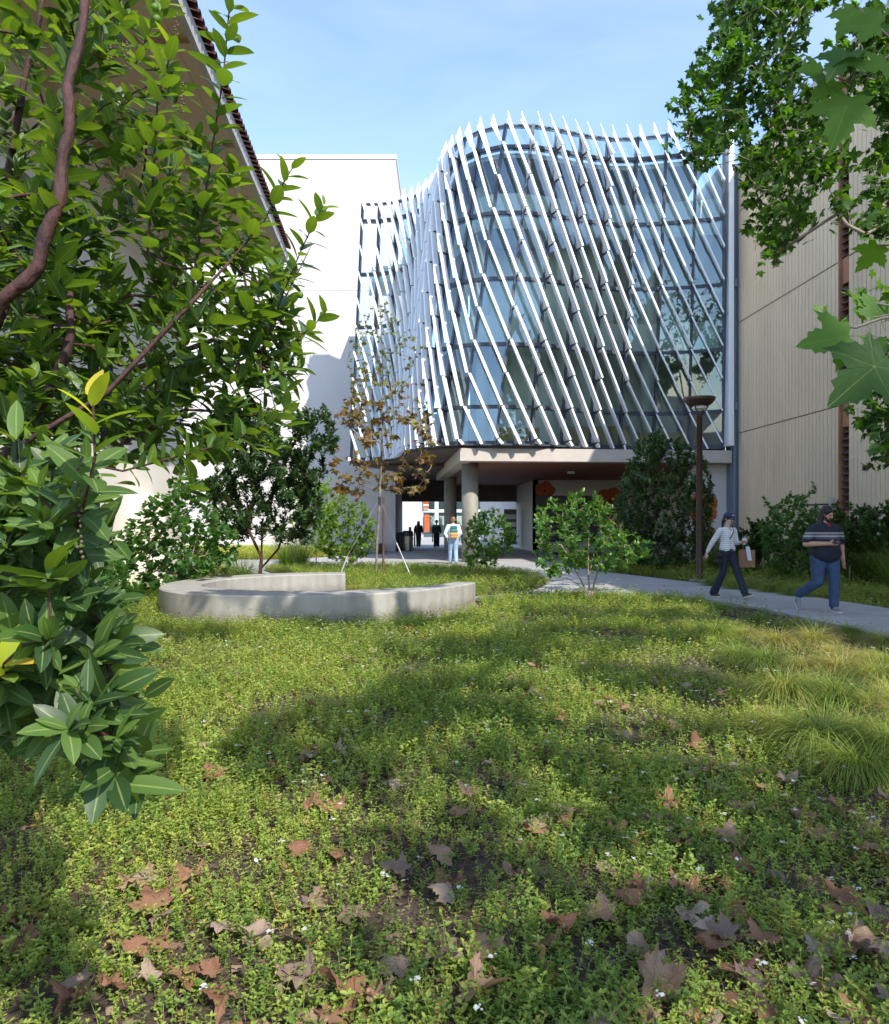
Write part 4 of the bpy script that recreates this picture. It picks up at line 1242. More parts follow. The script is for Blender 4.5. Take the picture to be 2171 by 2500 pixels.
# ---- sycamore whose boughs hang in from the right
def build_sycamore():
    rng = np.random.default_rng(21)
    base = np.array([9.8, 11.2, 0.])
    d1 = lambda q, r: 11.3 + r.random() * 2.4
    A = [(1770, -40), (1720, 110), (1668, 280), (1672, 410), (1740, 405), (1792, 330), (1810, 430), (1835, 520), (1866, 620), (1895, 640), (1950, 570), (1968, 540), (1975, 407), (2030, 440), (2036, 378), (1996, 250), (1965, 174), (1925, 70), (2100, -40)]
    t1 = px_targets(A, 430, d1, rng, 9)
    t1b = px_targets([(1640, -200), (2400, -200), (2300, -30), (1760, -30)], 150, d1, rng, 16)
    B = [(2171, 330), (2130, 350), (2095, 400), (2100, 460), (2150, 560), (2260, 500), (2300, 300), (2240, 150), (2100, 120), (2110, 240)]
    t2 = px_targets(B, 130, d1, rng, 10)
    C = [(2090, 20), (2171, 20), (2250, 200), (2120, 260), (2040, 180)]
    t3 = px_targets(C, 90, d1, rng, 10)
    D = [(2200, 690), (2160, 745), (2150, 820), (2125, 900), (2120, 1000), (2090, 1020), (2120, 1085), (2140, 1150), (2230, 1150), (2280, 700)]
    t4 = px_targets(D, 90, lambda q, r: 9.8 + r.random(), rng, 13)
    E = [(2030, 485), (2060, 480), (2095, 510), (2060, 530), (2020, 530)]
    t5 = px_targets(E, 9, lambda q, r: 11.0 + r.random() * .4, rng, 7)
    E2 = [(2070, 560), (2171, 530), (2200, 580), (2130, 590), (2080, 580)]
    t6 = px_targets(E2, 12, lambda q, r: 11.0 + r.random() * .4, rng, 7)
    E3 = [(1985, 350), (2010, 350), (2040, 400), (2035, 440), (2005, 470), (1985, 450)]
    t7 = px_targets(E3, 14, lambda q, r: 11.0 + r.random() * .4, rng, 7)
    up = blob_targets([(9.5, 11.5, 12.5, 3.8, 3.2, 2.6), (12.0, 9.5, 11, 3, 3, 3)], 190, rng)
    tg = np.concatenate([t1, t1b, t2, t3, t4, t5, t6, t7, up])
    seeds = [[base, [9.7, 11.2, 3.0], [9.4, 11.4, 6.5], [8.8, 11.8, 9.5], [8.0, 12.1, 11.6], [7.0, 12.4, 12.2]],
             [[8.0, 12.1, 11.6], [6.6, 12.5, 10.9], [5.7, 12.4, 9.8], [5.0, 12.3, 8.6], [4.55, 12.3, 7.6]],
             [[7.0, 12.4, 12.2], [6.7, 12.4, 10.2], [6.4, 12.4, 8.4], [6.1, 12.3, 7.0]],
             [[9.4, 11.4, 6.5], [9.2, 11.2, 7.6], [8.3, 10.9, 7.4], [7.7, 10.8, 6.6]],
             [[9.5, 11.3, 5.0], [8.6, 10.4, 5.4], [7.0, 10.1, 5.0], [6.3, 10.0, 4.0], [6.05, 10.0, 3.0]]]
    shrub('sycamore_tree', 'sycamore with drooping boughs hanging into the upper right of the view', 'tree', base, tg, M['leaf_sycamore'], M['bark_pale'],
          leaf_palm(.25, False, 3), .125, 9, rng, seeds=seeds, rtip=.0035, power=.42, rmax=.28, spread=1.1, length=.55, droop=.65, up=-.7, step=.2, tint=(0, .75), tiptint=None, upn=.9, wig=.35, inner=160)
build_sycamore()

# ---- second sycamore standing behind the camera: its crown shades the lawn, one low bough reaches in at the right
def build_near_sycamore():
    rng = np.random.default_rng(31)
    base = np.array([5.2, -3.2, 0.])
    blobs = [(5.6, -3.4, 7.6, 1.9, 1.9, 1.5), (5.4, -5.3, 7.6, 1.6, 1.2, 1.2), (7.2, -5.0, 7.4, 2.0, 1.4, 1.4), (4.9, 1.0, 8.6, .9, .8, .5), (5.6, 1.2, 8.4, 1.2, 1.1, .6), (3.4, -1.9, 7.8, .9, 1.0, .6), (4.4, -.8, 7.9, .9, .8, .5), (7.0, 2.0, 8.6, 1.1, .8, .5), (8.6, 3.4, 8.8, 1.0, .8, .5), (7.3, 4.0, 8.8, 1.3, 1.1, .6), (6.6, -.4, 8.3, .9, .8, .6), (1.2, 4.3, 8.3, 1.0, .5, .4), (2.7, 4.9, 8.5, 1.1, .6, .4), (3.9, 5.4, 8.7, .8, .7, .4), (4.7, 3.4, 8.6, .9, .7, .4), (6.3, 2.2, 8.9, .8, .7, .5), (1.1, 2.4, 8.4, .8, .5, .4), (2.7, 3.6, 8.3, .9, .5, .4)]
    t0 = np.concatenate([blob_targets(blobs, 430, rng, .2)] + [blob_targets([b], 34, rng, .15) for b in blobs if b[5] <= .6])
    # low bough into the picture
    near = [(2010, 170, 2.7), (1985, 215, 2.7), (2075, 110, 2.6), (2120, 60, 2.6), (2150, 150, 2.6), (2060, 160, 2.6), (2110, 615, 2.5), (2160, 600, 2.4),
            (2060, 800, 2.55), (2120, 760, 2.5), (2160, 830, 2.4), (2100, 860, 2.45), (2180, 960, 2.4), (2190, 760, 2.4), (2085, 20, 2.7), (2200, 200, 2.6), (2230, 60, 2.7)]
    t1 = np.array([P(*p) for p in near])
    seeds = [[base, [5.1, -3.2, 2.0], [5.0, -3.1, 5.5], [5.1, -3.1, 7.4]],
             [[5.0, -3.1, 4.0], [3.9, -.9, 4.6], [2.6, 1.3, 4.2], P(2260, 60, 2.7), P(2180, 150, 2.65), P(2080, 190, 2.65)],
             [[3.9, -.9, 4.6], [2.9, .8, 3.4], P(2300, 560, 2.4), P(2220, 760, 2.4), P(2130, 775, 2.45)],
             [[5.1, -3.1, 7.4], [4.9, -1.0, 8.4], [4.0, 1.0, 8.5], [2.6, 2.8, 8.4]], [[4.0, 1.0, 8.5], [3.6, 3.4, 8.7], [3.0, 5.0, 8.6]], [[4.9, -1.0, 8.4], [6.0, 1.5, 8.8], [7.2, 3.8, 8.9]]]
    root = empty('sycamore_tree', tuple(base), 'sycamore behind the viewer whose few very large leaves reach in at the right edge', 'tree')
    N, par, tips = grow(seeds, t0, rng, step=.2, wig=.35, straight=.3)
    mb = MB(); wood(mb, N, par, .004, rmax=.22)
    mb.obj('trunk', M['bark_pale'], root, smooth=True)
    h = Heap()
    twig_leaves(h, leaf_palm(.2, False, 4), N[tips], tipdirs(N, par, tips, -.1, rng), rng, 11, .16, spread=1.2, length=.45, droop=.2, tint=(.2, .9), upn=1)
    # the near leaves, each with its own pose
    TN = leaf_palm(.18, True, 1)
    pose = [  # px, py, d, point direction (x,z in view), size, tint
        (2075, 235, 2.65, (-.3, -.95), .205, .75), (2010, 175, 2.75, (-.9, -.1), .13, .8), (2040, 195, 2.7, (-.75, -.6), .12, .75), (2105, 120, 2.6, (-.9, -.35), .17, .6), (2070, 125, 2.6, (-.6, -.8), .15, .45),
        (2090, 20, 2.7, (-.5, -.8), .13, .85), (2150, 60, 2.6, (-.8, .2), .14, .9), (2165, 150, 2.6, (-.8, -.3), .12, .9), (2145, 600, 2.5, (-.5, -.85), .11, .95), (2170, 590, 2.5, (-.9, .1), .12, .9),
        (2075, 820, 2.5, (-.95, -.15), .19, .8), (2165, 870, 2.4, (-.75, -.66), .25, .25), (2110, 780, 2.55, (-.4, .8), .13, .85), (2135, 830, 2.5, (.1, -.9), .15, .7), (2150, 775, 2.5, (-.3, .9), .12, .8), (2185, 840, 2.45, (.6, -.6), .2, .3),
        (2120, 745, 2.55, (-.8, .5), .11, .9), (2000, 755, 2.6, (-.7, .6), .03, 1), (2012, 760, 2.6, (.5, .8), .03, 1)]
    pos = np.array([P(p[0], p[1], p[2]) for p in pose]); n = len(pose)
    ax = np.array([(p[3][0], rng.normal() * .25, p[3][1]) for p in pose])
    upv = np.array([0.1, -.75, .35]) + rng.normal(size=(n, 3)) * .35
    h.add(TN, pos, frames(ax, upv), np.array([p[4] * .88 for p in pose]), np.array([p[5] for p in pose]))
    h.obj('crown', M['leaf_sycamore'], root)
    b = MB()
    def tw(pts, r0=.006, r1=.0025):
        q = [P(*p) for p in pts]; b.tube(q, list(np.linspace(r0, r1, len(q))), 7)
    tw([(2330, -40, 2.9), (2200, 120, 2.7), (2120, 165, 2.66), (2075, 200, 2.65), (2030, 185, 2.68)])
    tw([(2200, 120, 2.7), (2140, 60, 2.65), (2095, 15, 2.65)])
    b.obj('twig', M['bark_pale'], root, smooth=True); b = MB()
    tw([(2330, 520, 2.6), (2220, 600, 2.5), (2140, 598, 2.5)])
    tw([(2360, 720, 2.5), (2240, 760, 2.45), (2150, 778, 2.48), (2090, 800, 2.5), (2040, 792, 2.55), (2012, 775, 2.6), (1998, 757, 2.6)])
    tw([(2240, 760, 2.45), (2165, 745, 2.5), (2110, 735, 2.55), (2060, 705, 2.6)], .005, .001)
    tw([(2240, 760, 2.45), (2200, 820, 2.42), (2168, 865, 2.4)])
    b.obj('twig', M['bark_pale'], root, smooth=True)
build_near_sycamore()

# ---- young sycamore in autumn colour inside the seat wall
def build_young():
    rng = np.random.default_rng(41)
    d = 20.5
    base = P(918, HY, d); base[2] = 0
    tr = [base, P(921, 1320, d), P(926, 1240, d), P(934, 1060, d), P(936, 900, d), P(930, 790, d), P(926, 715, d)]
    lowp = [(815, 1000), (870, 960), (960, 990), (1040, 1020), (1080, 1100), (1060, 1180), (1000, 1210), (930, 1190), (850, 1240), (810, 1210), (800, 1120)]
    t1 = px_targets(lowp, 85, lambda q, r: d + r.normal() * .6, rng, 9)
    t2 = px_targets([(860, 900), (1040, 930), (1070, 1010), (960, 1040), (820, 1000)], 45, lambda q, r: d + r.normal() * .5, rng, 10)
    t3 = px_targets([(925, 715), (850, 830), (850, 940), (1020, 950), (1040, 850), (960, 760)], 75, lambda q, r: d + r.normal() * .5, rng, 8)
    tg = np.concatenate([t1, t2, t3])
    root = empty('young_sycamore', tuple(base), 'slender staked young sycamore with sparse rust and yellow leaves', 'tree')
    N, par, tips = grow([tr], tg, rng, step=.12, wig=.4, straight=.9)
    mb = MB(); wood(mb, N, par, .0058, power=.40, rmax=.075)
    mb.obj('trunk', M['bark_grey'], root, smooth=True)
    h = Heap(); T = leaf_palm(.3, False, 5)
    k1 = tips[:85]; k2 = tips[85:130]; k3 = tips[130:]
    twig_leaves(h, T, N[k1], tipdirs(N, par, k1, 0, rng), rng, 7, .155, spread=1.2, length=.35, droop=.5, tint=(.3, 1), upn=.8)
    twig_leaves(h, T, N[k2], tipdirs(N, par, k2, 0, rng), rng, 5, .12, spread=1.2, length=.3, droop=.4, tint=(.05, .8), upn=.8)
    twig_leaves(h, T, N[k3], tipdirs(N, par, k3, .2, rng), rng, 6, .085, spread=1.2, length=.4, droop=.2, tint=(0, .35), upn=.8)
    h.obj('crown', M['leaf_autumn'], root)
    # stake and guy wires
    s = P(936, HY, d + .15)
    b = MB(); b.tube([(s[0], s[1], 0), (s[0] + .01, s[1], 2.25)], .032, 10); o = b.obj('tree_stake', M['stake']); tag(o, 'dark red stake standing close beside the young sycamore trunk', 'stake')
    for i, (a, bb) in enumerate((((968, 1325), (1006, 1398)), ((848, 1358), (826, 1398)))):
        da = d if i == 0 else d - .5
        q0 = P(a[0], a[1], da); q1 = P(bb[0], bb[1], da - .6); q1[2] = .02
        b = MB(); b.tube([q0, q1], .018, 8)
        top = P(928, 1215, d); b.tube([top, q0], .004, 5)
        b.ball(q1, .03, 8)
        o = b.obj('guy_stay', M['galvanised'])
        tag(o, ['metal guy stay running down to the right of the young sycamore', 'metal guy stay left of the young sycamore, by the seat wall end'][i], 'guy wire', 'guy stays of the young tree')
build_young()

RS = lambda s: np.random.default_rng(s)
LS, LN = leaf_small(.62, .3, .1), leaf_small(.42, .3, .1)
LR = leaf_small(.95, .15, .12)
LB = leaf_long(.5, .2, .15, rows=5)

def bushes():
    # dark tree behind the seat wall
    r = RS(51); d = 18.0
    base = P(632, HY, d); base[2] = 0
    c1 = px_targets([(520, 1290), (500, 1180), (540, 1080), (640, 1050), (720, 1090), (780, 1160), (790, 1260), (760, 1320), (690, 1310), (620, 1290), (560, 1310)], 330, lambda q, r: d + r.normal() * .75, r, 5)
    c2 = px_targets([(700, 1100), (720, 1000), (790, 990), (830, 1050), (800, 1150), (760, 1180)], 60, lambda q, r: d + r.normal() * .4, r, 7)
    c3 = px_targets([(500, 1110), (520, 1020), (640, 1000), (700, 1040), (650, 1080)], 60, lambda q, r: d + r.normal() * .4, r, 8)
    seeds = [[base, P(638, 1370, d), P(640, 1300, d), P(645, 1240, d)], [P(638, 1360, d), P(610, 1300, d), P(580, 1240, d)], [P(640, 1385, d), P(680, 1340, d - .2), P(695, 1290, d - .2)], [P(640, 1310, d), P(670, 1200, d), P(700, 1120, d), P(735, 1040, d)]]
    shrub('dark_evergreen_tree', 'small dark evergreen with dark red forked trunk behind the seat wall', 'tree', base, np.concatenate([c1, c2, c3]), M['leaf_dark'], M['bark_red'],
          LN, .125, 34, r, seeds=seeds, rtip=.004, rmax=.085, length=.34, up=.55, tint=(0, .75), tiptint=.55, inner=500)
    # pale green shrub by the path
    r = RS(52); d = 24.5; base = P(852, HY, d); base[2] = 0
    tg = px_targets([(770, 1330), (780, 1250), (830, 1205), (890, 1225), (925, 1280), (925, 1340), (870, 1365), (800, 1362)], 170, lambda q, r: d + r.normal() * .6, r, 5)
    shrub('light_green_shrub', 'pale green airy shrub between the dark evergreen and the young sycamore', 'shrub', base, tg, M['leaf_light'], M['bark_pale'], LS, .105, 22, r, rmax=.03, length=.34, up=.3, tint=(.0, 1))
    r = RS(53); d = 27.0
    tg = blob_targets([(-4.7, d, 2.0, 1.0, .8, 1.5)], 150, r, .2)
    shrub('yellow_green_shrub', 'yellow green shrub against the white wall, right behind the dark evergreen', 'shrub', (-4.7, d, 0), tg, M['leaf_light'], M['bark_pale'], LN, .13, 22, r, rmax=.03, length=.3, up=.5, tint=(.3, 1))
    # round-leaved shrub, left of the seat wall
    r = RS(54); d = 14.2
    base = P(430, HY, d); base[2] = 0
    tg = px_targets([(330, 1420), (290, 1300), (350, 1230), (430, 1160), (470, 1150), (520, 1230), (590, 1320), (580, 1370), (500, 1400), (420, 1410)], 190, lambda q, r: d + .3 + r.normal() * .4, r, 9)
    shrub('round_leaved_shrub', 'open shrub with round leaves against the sunlit white wall, left behind the seat wall', 'shrub', base, tg, M['leaf_mid'], M['bark_pale'], LR, .12, 12, r, rmax=.02, length=.4, up=.4, tint=(0, .6), spread=1.2, seeds=[[base, base + [0, 0, .4]], [base + [.1, 0, .1], P(455, 1180, d)], [base + [.1, 0, .1], P(500, 1240, d)]])
    r = RS(55)
    for i, (x, y, rr, h, lab) in enumerate(((-5.4, 11.2, .75, 1.0, 'dark low shrub crowding the left end of the seat wall'), (-6.6, 13.5, 1.0, 1.35, 'dark leafy shrub deep behind the large foreground evergreen'),
                                           (-4.3, 8.3, .7, .95, 'shaded low shrub just behind the lower boughs of the foreground evergreen'), (-5.2, 6.9, .9, 1.2, 'shaded shrub at the left edge behind the foreground boughs'))):
        tg = blob_targets([(x, y, h * .55, rr, rr, h * .5)], 120, r, .2)
        shrub('low_shrub', lab, 'shrub', (x, y, 0), tg, M['leaf_mid'], M['bark_red'], LB, .105, 20, r, rmax=.02, length=.24, up=.4, tint=(0, .55), group='shaded shrubs left of the seat wall')
    # clipped-looking grey shrub
    r = RS(56); base = (-6.0, 18.2, 0)
    tg = blob_targets([(base[0], base[1], .5, .7, .6, .48)], 260, r, .75)
    shrub('grey_shrub', 'round grey green shrub low behind the left of the seat wall', 'shrub', base, tg, M['leaf_grey'], M['bark_grey'], LN, .045, 18, r, rmax=.02, length=.15, up=.5, tint=(0, 1))
    # sunlit shrub by the passage
    r = RS(57); d = 20.0; base = P(1160, HY, d); base[2] = 0
    tg = px_targets([(1130, 1370), (1135, 1290), (1160, 1250), (1215, 1240), (1255, 1290), (1265, 1320), (1235, 1370), (1190, 1385)], 85, lambda q, r: d + r.normal() * .4, r, 8)
    shrub('bright_green_shrub', 'bright green shrub on the bed in front of the near round column', 'shrub', base, tg, M['leaf_mid'], M['bark_pale'], LB, .135, 15, r, rmax=.02, length=.3, up=.4, tint=(.25, 1), seeds=[[base, base + [.02, 0, .3]], [base, P(1178, 1370, d), P(1215, 1330, d)], [base, P(1150, 1350, d), P(1150, 1300, d)]])
    # multi-stemmed shrub beside the path
    r = RS(58); d = 14.4; base = P(1440, HY, d); base[2] = 0
    seeds = [[base, P(1440, 1450, d), P(1436, 1400, d), P(1438, 1300, d)], [base + [.03, 0, .03], P(1425, 1430, d), P(1395, 1370, d), P(1370, 1330, d)], [base + [.03, 0, .03], P(1452, 1420, d), P(1470, 1360, d), P(1480, 1290, d)],
             [base + [.03, 0, .05], P(1462, 1435, d), P(1500, 1415, d), P(1540, 1405, d)], [base + [.0, 0, .05], P(1410, 1425, d), P(1370, 1405, d), P(1345, 1420, d)], [P(1440, 1400, d), P(1455, 1330, d + .3), P(1520, 1290, d + .3)]]
    tg = px_targets([(1300, 1360), (1310, 1300), (1310, 1230), (1370, 1210), (1420, 1195), (1480, 1210), (1500, 1260), (1545, 1300), (1600, 1330), (1570, 1370), (1500, 1390), (1440, 1375), (1380, 1400), (1330, 1400)], 150, lambda q, r: d + r.normal() * .45, r, 10)
    shrub('multi_stemmed_shrub', 'bright leafy shrub with several pale stems at the near edge of the path', 'shrub', base, tg, M['leaf_mid'], M['bark_pale'], LB, .115, 14, r, seeds=seeds, rmax=.032, rtip=.0035, length=.3, up=.35, tint=(.1, .85), tiptint=.6)
    # tall shrub before the undercroft
    r = RS(59); d = 22.5; base = P(1600, HY, d); base[2] = 0
    c = px_targets([(1500, 1330), (1500, 1240), (1560, 1180), (1620, 1150), (1700, 1180), (1745, 1250), (1740, 1340), (1680, 1370), (1580, 1370)], 300, lambda q, r: d + r.normal() * .8, r, 6)
    t = px_targets([(1490, 1250), (1520, 1150), (1560, 1060), (1600, 1050), (1660, 1070), (1730, 1130), (1745, 1240), (1690, 1180), (1620, 1120), (1560, 1180)], 150, lambda q, r: d + r.normal() * .6, r, 6)
    shrub('tall_evergreen_shrub', 'tall dark evergreen shrub with light tips standing before the painted poppies', 'shrub', base, np.concatenate([c, t]), M['leaf_dark'], M['bark_red'], LN, .13, 28, r, rmax=.06, length=.42, up=.8, tint=(0, .9), tiptint=.8, inner=260, seeds=[[base, base + [0, 0, .5], base + [.1, 0, 1.2]], [base + [0, 0, .2], base + [-.5, 0, 1.1]]])
    r = RS(60); base = (6.2, 24.2, 0)
    tg = blob_targets([(6.0, 24.0, .9, 1.1, .8, .8)], 90, r, .2)
    shrub('medium_shrub', 'dark shrub with wide leaves low between the two tall shrubs', 'shrub', base, tg, M['leaf_mid'], M['bark_pale'], LB, .15, 14, r, rmax=.02, length=.3, up=.4, tint=(0, .4))
    # shrubs along the ribbed wall
    r = RS(61); d = 18.8; base = P(1945, HY, d); base[2] = 0
    tg = px_targets([(1870, 1380), (1850, 1280), (1900, 1230), (1930, 1200), (1985, 1215), (2010, 1250), (2010, 1380), (1950, 1400)], 210, lambda q, r: d + .4 + r.normal() * .6, r, 6)
    tg2 = np.array([P(1985, 1180, d), P(1990, 1195, d), P(1975, 1205, d), P(1865, 1215, d), P(1880, 1240, d), P(1872, 1228, d), P(1935, 1215, d)])
    shrub('twiggy_shrub', 'tall twiggy shrub between the two walkers, against the ribbed wall', 'shrub', base, np.concatenate([tg, tg2]), M['leaf_mid'], M['bark_pale'], LS, .10, 18, r, rmax=.045, length=.3, up=.5, tint=(0, .7))
    r = RS(62)
    for i, (px, py, d, rx, rz, lab) in enumerate(((2075, 1290, 17.8, .75, .65, 'dark bush behind the walker in the navy top, left of two'), (2155, 1285, 17.2, .7, .6, 'dark bush at the right edge before the ribbed wall'),
                                                  (1850, 1310, 21.5, .7, .6, 'dark bush between the striped walker and the twiggy shrub'), (1990, 1320, 20.5, .8, .7, 'dark bush filling the gap behind the twiggy shrub'))):
        c = P(px, py, d); tg = blob_targets([(c[0], c[1], c[2], rx, .7, rz)], 130, r, .2)
        shrub('dark_bush', lab, 'shrub', (c[0], c[1], 0), tg, M['leaf_dark'], M['bark_grey'], LS, .10, 24, r, rmax=.03, length=.28, up=.5, tint=(.2, .9), group='dark bushes along the ribbed wall')
    # strip of lawn-like plants before the white wall
bushes()

# ---- grasses
def blade_tuft(n, L, w, arch, rng, tint=(0, 1), segs=5, spread=.06):
    """arching grass blades rising from one crown"""
    th = rng.random(n) * 6.283; tilt = np.abs(rng.normal(size=n)) * .35 + .12
    ln = L * (.65 + .45 * rng.random(n)); ar = arch * (.6 + .8 * rng.random(n))
    r0 = spread * np.sqrt(rng.random(n)); a0 = rng.random(n) * 6.283
    V = np.zeros((n, segs + 1, 2, 3)); 
    x = r0 * np.cos(a0); y = r0 * np.sin(a0); z = np.zeros(n); ang = tilt.copy()
    tw = rng.normal(size=n) * .4
    for s in range(segs + 1):
        u = s / segs
        ww = w * (1 - .92 * u ** 1.5) / 2
        px_, py_ = -np.sin(th + tw), np.cos(th + tw)
        V[:, s, 0] = np.stack([x - px_ * ww, y - py_ * ww, z], -1)
        V[:, s, 1] = np.stack([x + px_ * ww, y + py_ * ww, z], -1)
        h = np.sin(ang) * ln / segs
        x = x + np.cos(th) * h; y = y + np.sin(th) * h; z = np.maximum(z + np.cos(ang) * ln / segs, .01 + .02 * u)
        ang = ang + ar / segs
    b = (np.arange(n) * (segs + 1) * 2)[:, None, None] + (np.arange(segs) * 2)[None, :, None] + np.array([0, 1, 3, 2])[None, None, :]
    tn = np.repeat(tint[0] + (tint[1] - tint[0]) * rng.random(n), (segs + 1) * 2)
    return V.reshape(-1, 3), [b.reshape(-1, 4)], tn

def sedges():
    rng = RS(71)
    meshes = []
    for i in range(7):
        gold = [(.05, .5), (.1, .65), (.25, .95), (.32, .55), (.35, 1.0), (.2, .8), (.3, .8)][i]
        V, F, tn = blade_tuft(820, .54, .0058, 2.7, RS(100 + i), gold, 6, .08)
        meshes.append(np_mesh('sedge_tuft', V, F, M['sedge'], tint=tn, smooth=True))
    def put(x, y, s, mi, lab, grp, rz=None):
        o = bpy.data.objects.new('sedge_tuft', meshes[mi]); COL.objects.link(o)
        o.location = (x, y, .0); o.scale = (s, s, s * (.85 + .3 * rng.random())); o.rotation_euler = (0, 0, rng.random() * 6.28 if rz is None else rz)
        tag(o, lab, 'ornamental grass', grp)
    # named large clumps at the right (px of crown, distance from the ground point)
    big = [(1545, 1478, .75, 0), (1470, 1470, .7, 0), (1620, 1482, .7, 1), (1680, 1500, .75, 2), (1760, 1498, .6, 0), (1850, 1530, .8, 0), (1930, 1545, .75, 0), (1740, 1570, 1.0, 3), (1660, 1540, .7, 4), (1590, 1520, .65, 4), (1820, 1565, .8, 2), (1900, 1590, .95, 4), (1990, 1590, 1.0, 4),
           (2080, 1560, .8, 0), (2150, 1590, .85, 2), (1870, 1640, 1.0, 0), (1800, 1620, .8, 1), (1960, 1650, .9, 4), (2050, 1660, 1.0, 4), (2140, 1680, .95, 6), (1920, 1730, 1.1, 5), (2040, 1740, 1.1, 0), (2130, 1760, 1.0, 5), (2010, 1850, 1.15, 3), (2090, 1900, 1.0, 3), (2190, 1880, 1.15, 3), (2190, 1740, 1.0, 4),
           (1400, 1462, .6, 4), (1340, 1470, .65, 0), (1270, 1470, .6, 0), (1210, 1478, .6, 0), (1980, 1565, .7, 0), (2030, 1610, .7, 4), (2160, 1640, .8, 6), (1640, 1505, .55, 5), (1715, 1528, .6, 4), (1790, 1540, .65, 5), (2105, 1625, .75, 4), (1700, 1475, .5, 0), (2235, 1800, 1.0, 4), (2250, 1680, 1.0, 1), (1900, 1800, .8, 6), (1980, 1700, .8, 6), (2090, 1810, .8, 6)]
    labs = {0: 'deep green sedge tuft', 1: 'straw tipped sedge tuft', 2: 'olive and gold sedge tuft', 3: 'broad bright green sedge tuft', 4: 'straw gold sedge tuft', 5: 'mixed green and gold sedge tuft', 6: 'pale drooping sedge tuft'}
    for px, py, s, m_ in big:
        g = G(px, py)
        where = ' at the near path edge' if py < 1500 else (' right of the lawn' if py < 1700 else ' at the right edge of the lawn')
        put(g[0], g[1], s, m_, labs[m_] + where, 'sedge tufts between lawn and path')
    # the bed inside and behind the seat wall
    pts = []
    tries = 0
    while len(pts) < 92 and tries < 6000:
        tries += 1
        q = np.array([-5.6 + 8.2 * rng.random(), 14.4 + 10.8 * rng.random()])
        if not inpoly(q[None], ISLAND)[0]: continue
        if pts and np.min(np.linalg.norm(np.array(pts) - q, axis=1)) < .42: continue
        pts.append(q)
    for q in pts:
        m_ = int(rng.choice([0, 0, 1, 5, 2, 4])); put(q[0], q[1], .62 + .35 * rng.random(), m_, labs[m_] + ' in the young sycamore bed, ' + ('back' if q[1] > 21.5 else 'front' if q[1] < 17.5 else 'middle') + (' left' if q[0] < -1.8 else ' right'), 'sedge tufts on the bed')
    # beyond the path
    k = 0
    far = [(1480, 1392), (1520, 1400), (1560, 1402), (1590, 1395), (1620, 1410), (1650, 1415), (1680, 1412), (1740, 1432), (1760, 1425), (1790, 1440), (1820, 1432), (1850, 1440), (1880, 1448), (1905, 1440), (1935, 1455), (1960, 1458), (1990, 1440), (1845, 1425), (2110, 1462), (2150, 1465), (2040, 1462), (2070, 1455), (1780, 1410), (1730, 1405), (2180, 1455)]
    for px, py in far:
        g = G(px, py); m_ = int(rng.choice([0, 1, 3, 0, 5])); put(g[0], g[1], .8 + .3 * rng.random(), m_, labs[m_] + ' on the far side of the path', 'sedge tufts beyond the path')
    # tall rushes
    V, F, tn = blade_tuft(420, 1.25, .009, .55, RS(81), (0, .4), 6, .16)
    tall = np_mesh('tall_rush', V, F, M['sedge'], tint=tn, smooth=True)
    for i, (px, py, d, s, lab) in enumerate(((590, 0, 16.8, .85, 'tall rush clump just behind the seat wall, left of the dark trunk'), (700, 0, 24, 1.15, 'tall rush clump behind the forked dark trunk'), (735, 0, 25, 1.1, 'tall rush clump right of the dark trunk'),
                                             (1770, 0, 23, 1.2, 'tall rushes left of the striped walker by the pier'), (1800, 0, 22, 1.25, 'tall rushes directly behind the striped walker'), (1835, 0, 22, 1.2, 'tall rushes right of the striped walker'),
                                             (2060, 0, 18.5, 1.2, 'tall rushes right behind the walker in navy'), (2100, 0, 18.2, 1.25, 'tall rushes between the two dark bushes'), (2150, 0, 18, 1.2, 'tall rushes at the right edge'), (1745, 0, 24, 1.1, 'tall rushes by the foot of the pier'), (2020, 0, 20, 1.1, 'tall rushes left behind the walker in navy'), (2190, 0, 16.5, 1.2, 'tall rushes at the right margin beside the path bed'), (1990, 0, 21, 1.1, 'tall rushes behind the twiggy shrub'), (1920, 0, 21.5, 1.15, 'tall rushes left behind the twiggy shrub'))):
        o = bpy.data.objects.new('tall_rush', tall); COL.objects.link(o)
        o.location = ((px - CX) * d / F_PX, d, 0); o.scale = (s, s, s * .95); o.rotation_euler = (0, 0, rng.random() * 6.28)
        tag(o, lab, 'rushes', 'tall rush clumps')
sedges()

